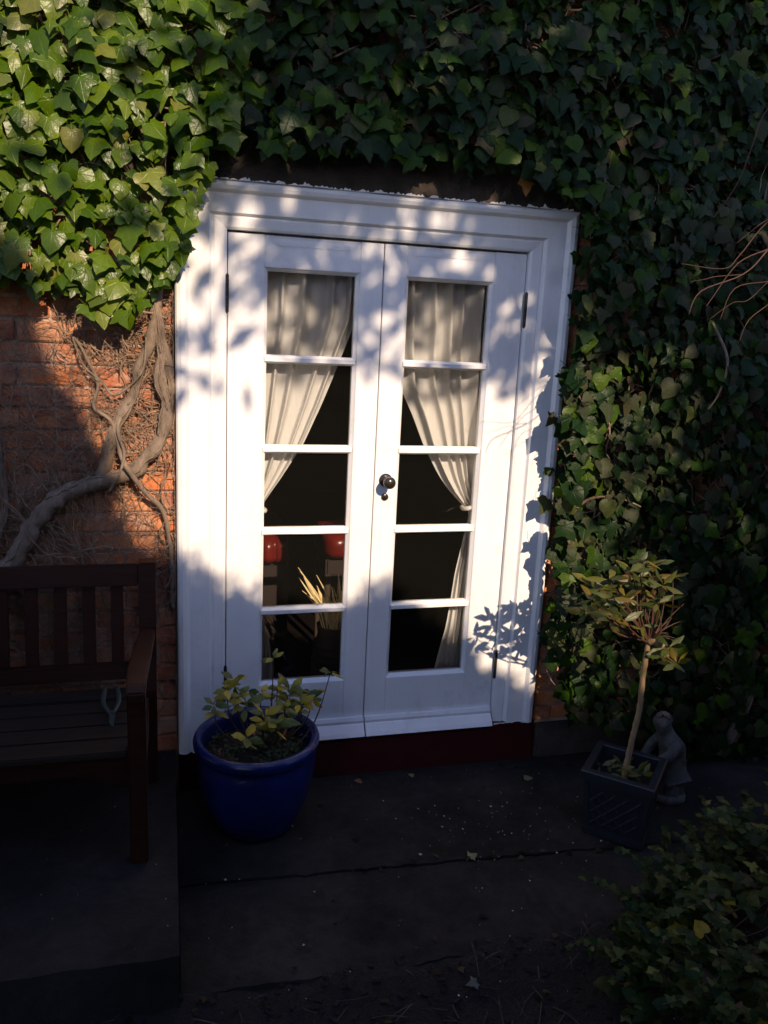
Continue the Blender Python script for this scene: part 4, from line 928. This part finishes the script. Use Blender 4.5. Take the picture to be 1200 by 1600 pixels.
# ---- low shrub bottom right
bs = tag(empty('low_shrub', (.95, -1.25, GZ)), 'low spreading small-leaved ivy bush in the bottom right corner', 'shrub'); bs0 = bs.location
rl = random.Random(41); L = []
def mound(x, y):
    cx, cy = 1.24, -1.40; d = math.hypot((x-cx)/.85, (y-cy)/.62)
    return .42*max(0, 1-d**2)*(1+.35*nz3(x*5, y*5, 2))
for _ in range(6500):
    x = rl.uniform(.15, 2.2); y = rl.uniform(-2.1, -.6); h = mound(x, y)
    if h < .02: continue
    edge = h < .08
    if edge and rl.random() < .5: continue
    if nz3(x*7, y*7, 6) < -.12 and rl.random() < .85: continue
    z = GZ+h*rl.choice((1, 1, rl.uniform(.4, 1)))+rl.uniform(-.02, .03)+.04*max(0, nz3(x*22, y*22, 8)); s = rl.choice((rl.uniform(.024, .038), rl.uniform(.035, .062)))
    a = rl.uniform(0, 2*PI); L.append(leaf_matrix(Vector((x, y, z)), (math.cos(a), math.sin(a)-.3, rl.uniform(-.5, .3)), (rl.gauss(0, .4)-.1, rl.gauss(0, .4)-.3, 1), s))
SPR = MB()
for _ in range(130):
    a = rl.uniform(.35*PI, 1.25*PI) if rl.random() < .75 else rl.uniform(0, 2*PI); rr1 = rl.uniform(.55, .92); x = 1.24+math.cos(a)*.85*rr1; y = -1.42+math.sin(a)*.62*rr1
    p = Vector((x, y, GZ+mound(x, y)*.9)); d = Vector((math.cos(a)*.7+rl.gauss(0, .3), math.sin(a)*.7+rl.gauss(0, .3), rl.uniform(.3, 1.1))).normalized(); P = [p.copy()]
    for k in range(rl.randint(4, 9)):
        p = p+d*.028; d = (d+Vector((rl.gauss(0, .15), rl.gauss(0, .15), -.10))).normalized(); P.append(p.copy()); b_ = rl.uniform(0, 2*PI)
        for w_ in range(2): L.append(leaf_matrix(p, (math.cos(b_+w_*PI), math.sin(b_+w_*PI), rl.uniform(-.2, .4)), (rl.gauss(0, .3)-.1, rl.gauss(0, .3)-.35, 1), rl.uniform(.020, .036)*(1.15-.06*k)))
    SPR.tube([q-bs0 for q in P], .0013, 5, 1)
SPR.build('twigs', REDTWIG, bs, kind='stuff')
vis = [q for q in L if in_view(q.translation)]; camp = cam.matrix_world.translation
vis.sort(key=lambda M: -(M.translation.z-GZ)/(M.translation-camp).length*M.to_scale().x); ch = set(id(q) for q in vis[:300]); mb1 = MB(); mb2 = MB()
for q in L:
    if id(q) in ch: leaf_obj('ivy', rl.choice((IVY_SHADE, IVY_O, POTLEAF)) if rl.random() < .25 else LOWLEAF, q, bs, rl)
    else:
        q2 = Matrix.Translation(-bs0) @ q; leaf_into(mb1 if rl.random() < .55 else mb2, 'ivy', q2, rl)
mb1.build('foliage', IVY_SHADE, bs, smooth=True, kind='stuff'); mb2.build('foliage', LOWLEAF, bs, smooth=True, kind='stuff')
m = MB()
for k in range(70):
    a = rl.uniform(0, 2*PI); x, y = 1.30+rl.gauss(0, .2), -1.42+rl.gauss(0, .15); P = []
    for q in range(6):
        P.append(Vector((x, y, GZ+max(.0, mound(x, y)*.9)))-bs0); a += rl.gauss(0, .3); x += math.cos(a)*.09; y += math.sin(a)*.06
    m.tube(P, [.003, .003, .0025, .002, .0015, .001], 5, 2)
m.build('twigs', REDTWIG, bs, kind='stuff')

# ---- litter
m = MB(); rg = random.Random(55)
def litter_z(x, y):
    if x < -.77: return 0.0 if y > -1.04 else soil_z(x, y)
    return GZ if y > -1.0 else soil_z(x, y)
for k in range(230):
    x = rg.uniform(-1.35, 1.5); y = rg.uniform(-1.7, -.02)
    if k < 80: x = .45+rg.gauss(0, .22); y = -.45+rg.gauss(0, .16)
    if abs(x+.765) < .01 or y > -.02: continue
    z = litter_z(x, y)+.006; s = rg.uniform(.0008, .0024)*(2.2 if rg.random() < .12 else 1); a = rg.uniform(0, PI)
    if x < -.87 and y > -.66: z = .004
    vs = [Vector((x+math.cos(a+q*2*PI/5)*s*rg.uniform(.6, 1.4), y+math.sin(a+q*2*PI/5)*s*rg.uniform(.6, 1.6), z+rg.uniform(0, .0015))) for q in range(5)]; m.add(vs+[Vector((x, y, z-.003))], [(0, 1, 2, 3, 4), (0, 5, 1), (1, 5, 2), (2, 5, 3), (3, 5, 4), (4, 5, 0)])
tag(m.build('petal_litter', PETAL), 'tiny pale petals and specks scattered over the dark paving', 'litter', kind='stuff')
m = MB()
for k in range(260):
    x = rg.uniform(-1.3, 1.2); y = rg.uniform(-1.75, -1.03); z = soil_z(x, y)+.004; a = rg.uniform(0, PI); l = rg.uniform(.015, .10)*(1 if rg.random() < .8 else 1.6)
    d = Vector((math.cos(a), math.sin(a), rg.uniform(-.1, .15)))*l*.5; c = Vector((x, y, z)); m.tube([c-d, c+Vector((rg.gauss(0, .004), rg.gauss(0, .004), .003)), c+d], rg.uniform(.0006, .0020), 5, 2)
tag(m.build('twig_litter', DARKTWIG), 'dry twigs and bark mulch strewn on the soil in front of the paving', 'litter', kind='stuff')
m = MB()
for k in range(1500):
    x = rg.uniform(-1.4, 1.4); y = rg.uniform(-1.8, -1.0)+.02; z = soil_z(x, y)+.002; s = rg.uniform(.004, .014)
    M = Matrix.Translation((x, y, z)) @ Matrix.Rotation(rg.uniform(0, PI), 4, 'Z') @ Matrix.Rotation(rg.gauss(0, .4), 4, 'X'); m.box(-s, s, -s*.5, s*.5, -.002, .002, M, j=.0015)
tag(m.build('bark_chips', SOIL), 'dark crumbly bark chips on the soil in front of the paving', 'litter', kind='stuff')
m = MB()
for k in range(420):
    x = rg.uniform(-1.4, 1.6); y = rg.uniform(-1.8, -1.04) if rg.random() < .62 else rg.choice((rg.uniform(-.62, -.58)-.055*x, rg.uniform(-.10, -.02), rg.uniform(-1.1, -.95), rg.uniform(-1, -.05)))
    if x < -.70 and y > -1.04: continue
    z = litter_z(x, y)+.005; a = rg.uniform(0, 2*PI); leaf_into(m, rg.choice(('oval', 'ivy')), leaf_matrix(Vector((x, y, z)), (math.cos(a), math.sin(a), rg.uniform(-.1, .3)), (rg.gauss(0, .3), rg.gauss(0, .3), 1), rg.uniform(.010, .026)), rg)
tag(m.build('leaf_litter', DARKLITTER, smooth=True), 'small dark dead leaves gathered on the soil and in the paving joints', 'litter', kind='stuff')
for (x, y, z, s, a, mt, lab) in [(.248, -.616, GZ, .034, .4, PALELEAF, 'pale fallen leaf lying beside the paving crack, centre front'), (.682, -.174, GZ, .036, 2.0, PALELEAF, 'yellowish fallen leaf on the paving near the right end of the sill'),
      (.074, -1.136, None, .034, 3.3, METAL, 'pale grey fallen leaf on the soil at the bottom centre'), (-.039, -.071, GZ, .030, 1.2, TERRA, 'brown curled leaf on the paving against the maroon sill'),
      (1.332, -.44, GZ, .028, 1.0, PALELEAF, 'small pale leaf on the paving right of the stone figure'), (.20, -.06, GZ, .022, 2.6, PALELEAF, 'tiny yellow leaf below the middle of the maroon sill')]:
    if z is None: z = soil_z(x, y)+.004
    e = empty('fallen_leaf', (x, y, z+.006)); tag(e, lab, 'leaf', 'fallen leaves on the ground')
    leaf_obj('ivy', mt, leaf_matrix(Vector((x, y, z+.010)), (math.cos(a), math.sin(a), .05), (.15, -.2, 1), s), e, rg, 'blade')

# ================================================================== the garden behind: what casts the shade
def on_sun(X, Z, t): return Vector((X, .03, Z))+SUN*t
PROFZ = [(-3.2, 2.6), (-1.9, 2.4), (-1.5, 2.05), (-1.36, 1.8), (-1.22, 1.66), (-1.21, 1.5), (-1.14, 1.41), (-1.06, 1.17), (-0.99, 1.05), (-0.92, 0.8), (-0.77, 0.725), (-0.6, 0.61), (-0.38, 0.545), (-0.12, 0.5), (-0.05, 0.51), (0.03, 0.59), (0.1, 0.59), (0.2, 0.5), (0.34, 0.39), (0.447, 0.33), (0.53, 0.21), (0.62, 0.14), (0.74, 0.1), (0.8, -0.02), (0.9, -0.12), (1.05, -0.2), (1.4, -0.25), (2.0, 0.1), (3.5, 0.6)]
hedge = tag(empty('garden_hedge', (1.08, -5.1, GZ)), 'tall uneven evergreen hedge across the garden behind the viewpoint', 'hedge')
ho = hedge.location; rk = random.Random(66)
m = MB(); vs = []; fs = []; T = 6.0; xsn = [-3.6+i*.08 for i in range(95)]
rows = 8
for yo in (-.35, .35):
    for i, X in enumerate(xsn):
        top = on_sun(X, lerp(PROFZ, X)-.07, T); 
        for j in range(rows+1):
            z = (GZ-.1)+(top.z-GZ+.1)*j/rows; vs.append(Vector((top.x+.05*nz3(X*5, z*5, 1), top.y+yo*(1-.75*(j/rows)**3)+.06*nz3(X*4, z*4, 2), z+(.03*nz3(X*9, 0, 4) if j == rows else 0)))-ho)
nX = len(xsn); k = nX*(rows+1)
for s in (0, 1):
    for i in range(nX-1):
        for j in range(rows): a = s*k+i*(rows+1)+j; q = (a, a+rows+1, a+rows+2, a+1); fs.append(q if s == 0 else q[::-1])
for i in range(nX-1): a = i*(rows+1)+rows; fs.append((a, a+rows+1, k+a+rows+1, k+a))
m.add(vs, fs); m.build('stems', HEDGEM, hedge, kind='stuff')
m = MB()
def quadleaf(m, c, s, rnd):
    a = Vector((rnd.gauss(0, 1), rnd.gauss(0, 1), rnd.gauss(0, 1))).normalized(); b = a.cross(Vector((rnd.gauss(0, 1), rnd.gauss(0, 1), rnd.gauss(0, 1)))).normalized()
    m.add([c-a*s, c-b*s*.42+a*s*.1, c+a*s, c+b*s*.42+a*s*.1], [(0, 1, 2, 3)], rnd.random(), [(0, 0), (-.3, .4), (0, 1), (.3, .4)])
for _ in range(9000):
    X = rk.uniform(-3.2, 3.4); zt = lerp(PROFZ, X); dz = rk.gauss(-.03, .05); t = T+rk.uniform(-.25, .25)
    quadleaf(m, on_sun(X, zt+dz, t)-ho, rk.uniform(.02, .045), rk)
for _ in range(5000):
    X = rk.uniform(-3.4, 3.6); z = rk.uniform(GZ, 1); p = on_sun(X, lerp(PROFZ, X), T); quadleaf(m, Vector((p.x, p.y+.38*rk.choice((-1, 1))+rk.gauss(0, .03), GZ+(p.z-GZ)*rk.random()*.9))-ho, rk.uniform(.025, .05), rk)
# feathery shoots poking out of the hedge top
for _ in range(260):
    X = rk.uniform(-1.6, 1.4); zt = lerp(PROFZ, X); a = rk.gauss(.1, .6); h = rk.uniform(.03, .14)
    for q in range(14):
        f_ = q/13; quadleaf(m, on_sun(X+math.sin(a)*h*f_+rk.gauss(0, .01), zt+math.cos(a)*h*f_, T+rk.gauss(0, .02))-ho, .018, rk)
m.build('foliage', TREELEAF, hedge, kind='stuff')

def bush(cx, cy, rx, ry, h, n, label, seed, group='unseen bushes added to cut sky light at either side of the view'):  # out-of-view bushes added to block sky light and darken both sides
    b = tag(empty('added_shade_bush', (cx, cy, GZ)), label, 'bush', group); r_ = random.Random(seed); m = MB(); nu, nv = 28, 14; vs = []; fs = []
    def P(u, v, k=1.0):
        a = u*2*PI; e = v*PI/2; d = Vector((math.cos(a)*math.cos(e)**.6, math.sin(a)*math.cos(e)**.6, math.sin(e)))
        q = k*(1+.22*noise.noise(d*2.3+Vector((seed, 0, 0)))); return Vector((d.x*rx*q, d.y*ry*q, d.z*h*q))
    for j in range(nv+1):
        for i in range(nu): vs.append(P(i/nu, j/nv, .84))
    for j in range(nv):
        for i in range(nu): i2 = (i+1) % nu; fs.append((j*nu+i, j*nu+i2, (j+1)*nu+i2, (j+1)*nu+i))
    m.add(vs, fs); m.build('stems', HEDGEM, b, kind='stuff'); m = MB()
    for _ in range(n):
        p = P(r_.random(), math.asin(r_.random())*2/PI, r_.uniform(.84, 1.03)); a = r_.uniform(0, 2*PI)
        leaf_into(m, 'oval', leaf_matrix(p, (math.cos(a), math.sin(a), r_.uniform(-.8, .3)), (p.x/rx+r_.gauss(0, .4), p.y/ry+r_.gauss(0, .4), .6), r_.uniform(.09, .14)), r_)
    m.build('foliage', TREELEAF, b, smooth=True, kind='stuff'); return b
bush(-2.75, -1.75, .95, 1.0, 2.5, 2600, 'unseen bush added to cut sky light, beyond the left end of the bench', 3)
bush(3.35, -1.6, .95, 1.1, 2.6, 2600, 'unseen bush added to cut sky light, at the right end of the ivy wall', 8)
# the tree whose crown dapples the upper part of the wall
tree = tag(empty('garden_tree', (3.4, -5.6, GZ)), 'spreading garden tree behind the viewpoint whose crown shades the ivy', 'tree'); to = tree.location
def shade(X, Z):
    """leaf area wanted along the sun ray that meets the wall at X, Z (optical depth)"""
    s = 0.0
    if Z > 2.13 and X > -.62:
        s = 5.0*min(1, (X+.62)/.2+.15)
        if Z < 2.27 and .02 < X < .46: s = .9
        if Z < 2.3 and -.6 < X < -.3: s = 1.6
    elif Z > 1.45 and X < .47 and X > -.78:
        f = (Z-1.45)/.7; s = 1.9*min(1, f*1.5) if X > -.5 else .65
    elif Z > 1.50 and .47 <= X < .9: s = (3.6 if Z > 1.68 else 2.0) if Z < 2.13 else 4
    if X > .85: s = max(s, lerp([(.85, .55), (1.0, 1.0), (1.15, 2.6), (1.4, 6)], X) if .0 < Z < 1.6 else 5.0)
    if X <= -.62 and Z > 1.9: s = lerp([(-1.5, .05), (-1.1, .15), (-.85, .6), (-.62, 1.2)], X)+(.25 if Z > 2.6 else 0)
    if .62 < X <= .85 and .2 < Z < 1.5: s = .03
    return s
m = MB(); rt2 = random.Random(99); A = .075*.075*.42*2*.5
cl_r = .05
for _ in range(5200):
    X = rt2.uniform(-1.5, 3.6); Z = rt2.uniform(-.5, 3.9); lam = shade(X, Z)
    area = 5.1*4.4
    # expected optical depth from all clumps = lam
    nleaf = lam*area/5200/A
    c = int(nleaf)+(1 if rt2.random() < nleaf-int(nleaf) else 0)
    if c <= 0: continue
    t = rt2.uniform(4.9, 6.6)
    for q in range(c):
        quadleaf(m, on_sun(X+rt2.gauss(0, cl_r), Z+rt2.gauss(0, cl_r), t+rt2.gauss(0, .1))-to, rt2.uniform(.05, .085), rt2)
m.build('foliage', TREELEAF, tree, kind='stuff')
m = MB(); m.tube([Vector(p)-to for p in [(3.4, -5.6, GZ-.1), (3.42, -5.55, 1.2), (3.2, -5.5, 2.6), (2.9, -5.3, 4.0), (2.6, -5.2, 5.4)]], [.20, .16, .14, .10, .05], 12, 4, knob=.04); m.build('trunk', BARK, tree, smooth=True)
limbs = [([(3.2, 0, .2), (1.7, 0, 1.7), (.95, 0, 1.62), (.62, 0, 1.60), (.40, 0, 1.50), (.20, 0, 1.47), (.07, 0, 1.52), (-.02, 0, 1.55), (-.12, 0, 1.66)], .018), ([(1.7, 0, 1.7), (1.0, 0, 2.0), (.6, 0, 2.2), (.1, 0, 2.35), (-.3, 0, 2.2), (-.42, 0, 2.05), (-.44, 0, 1.93), (-.56, 0, 1.84), (-.6, 0, 1.70)], .022),
         ([(.1, 0, 2.35), (-.24, 0, 2.02), (-.26, 0, 1.93), (-.21, 0, 1.85), (-.13, 0, 1.70)], .014), ([(1.7, 0, 1.7), (1.3, 0, 2.5), (.8, 0, 3.0), (.1, 0, 3.1), (-.5, 0, 2.9)], .03), ([(.5, 0, 2.25), (.38, 0, 2.0), (.33, 0, 1.8), (.38, 0, 1.6)], .010), ([(-.05, 0, 2.36), (-.02, 0, 2.0), (-.07, 0, 1.8), (0, 0, 1.6)], .010), ([(.25, 0, 2.4), (.21, 0, 2.1), (.22, 0, 1.95)], .012)]
for P, r in limbs:
    m = MB(); m.tube([on_sun(p[0], p[2], 5.8)-to for p in P], [r*(1.6-1.1*i/(len(P)-1)) for i in range(len(P))], 8, 4, knob=.08); m.build('limb', BARK, tree, smooth=True)
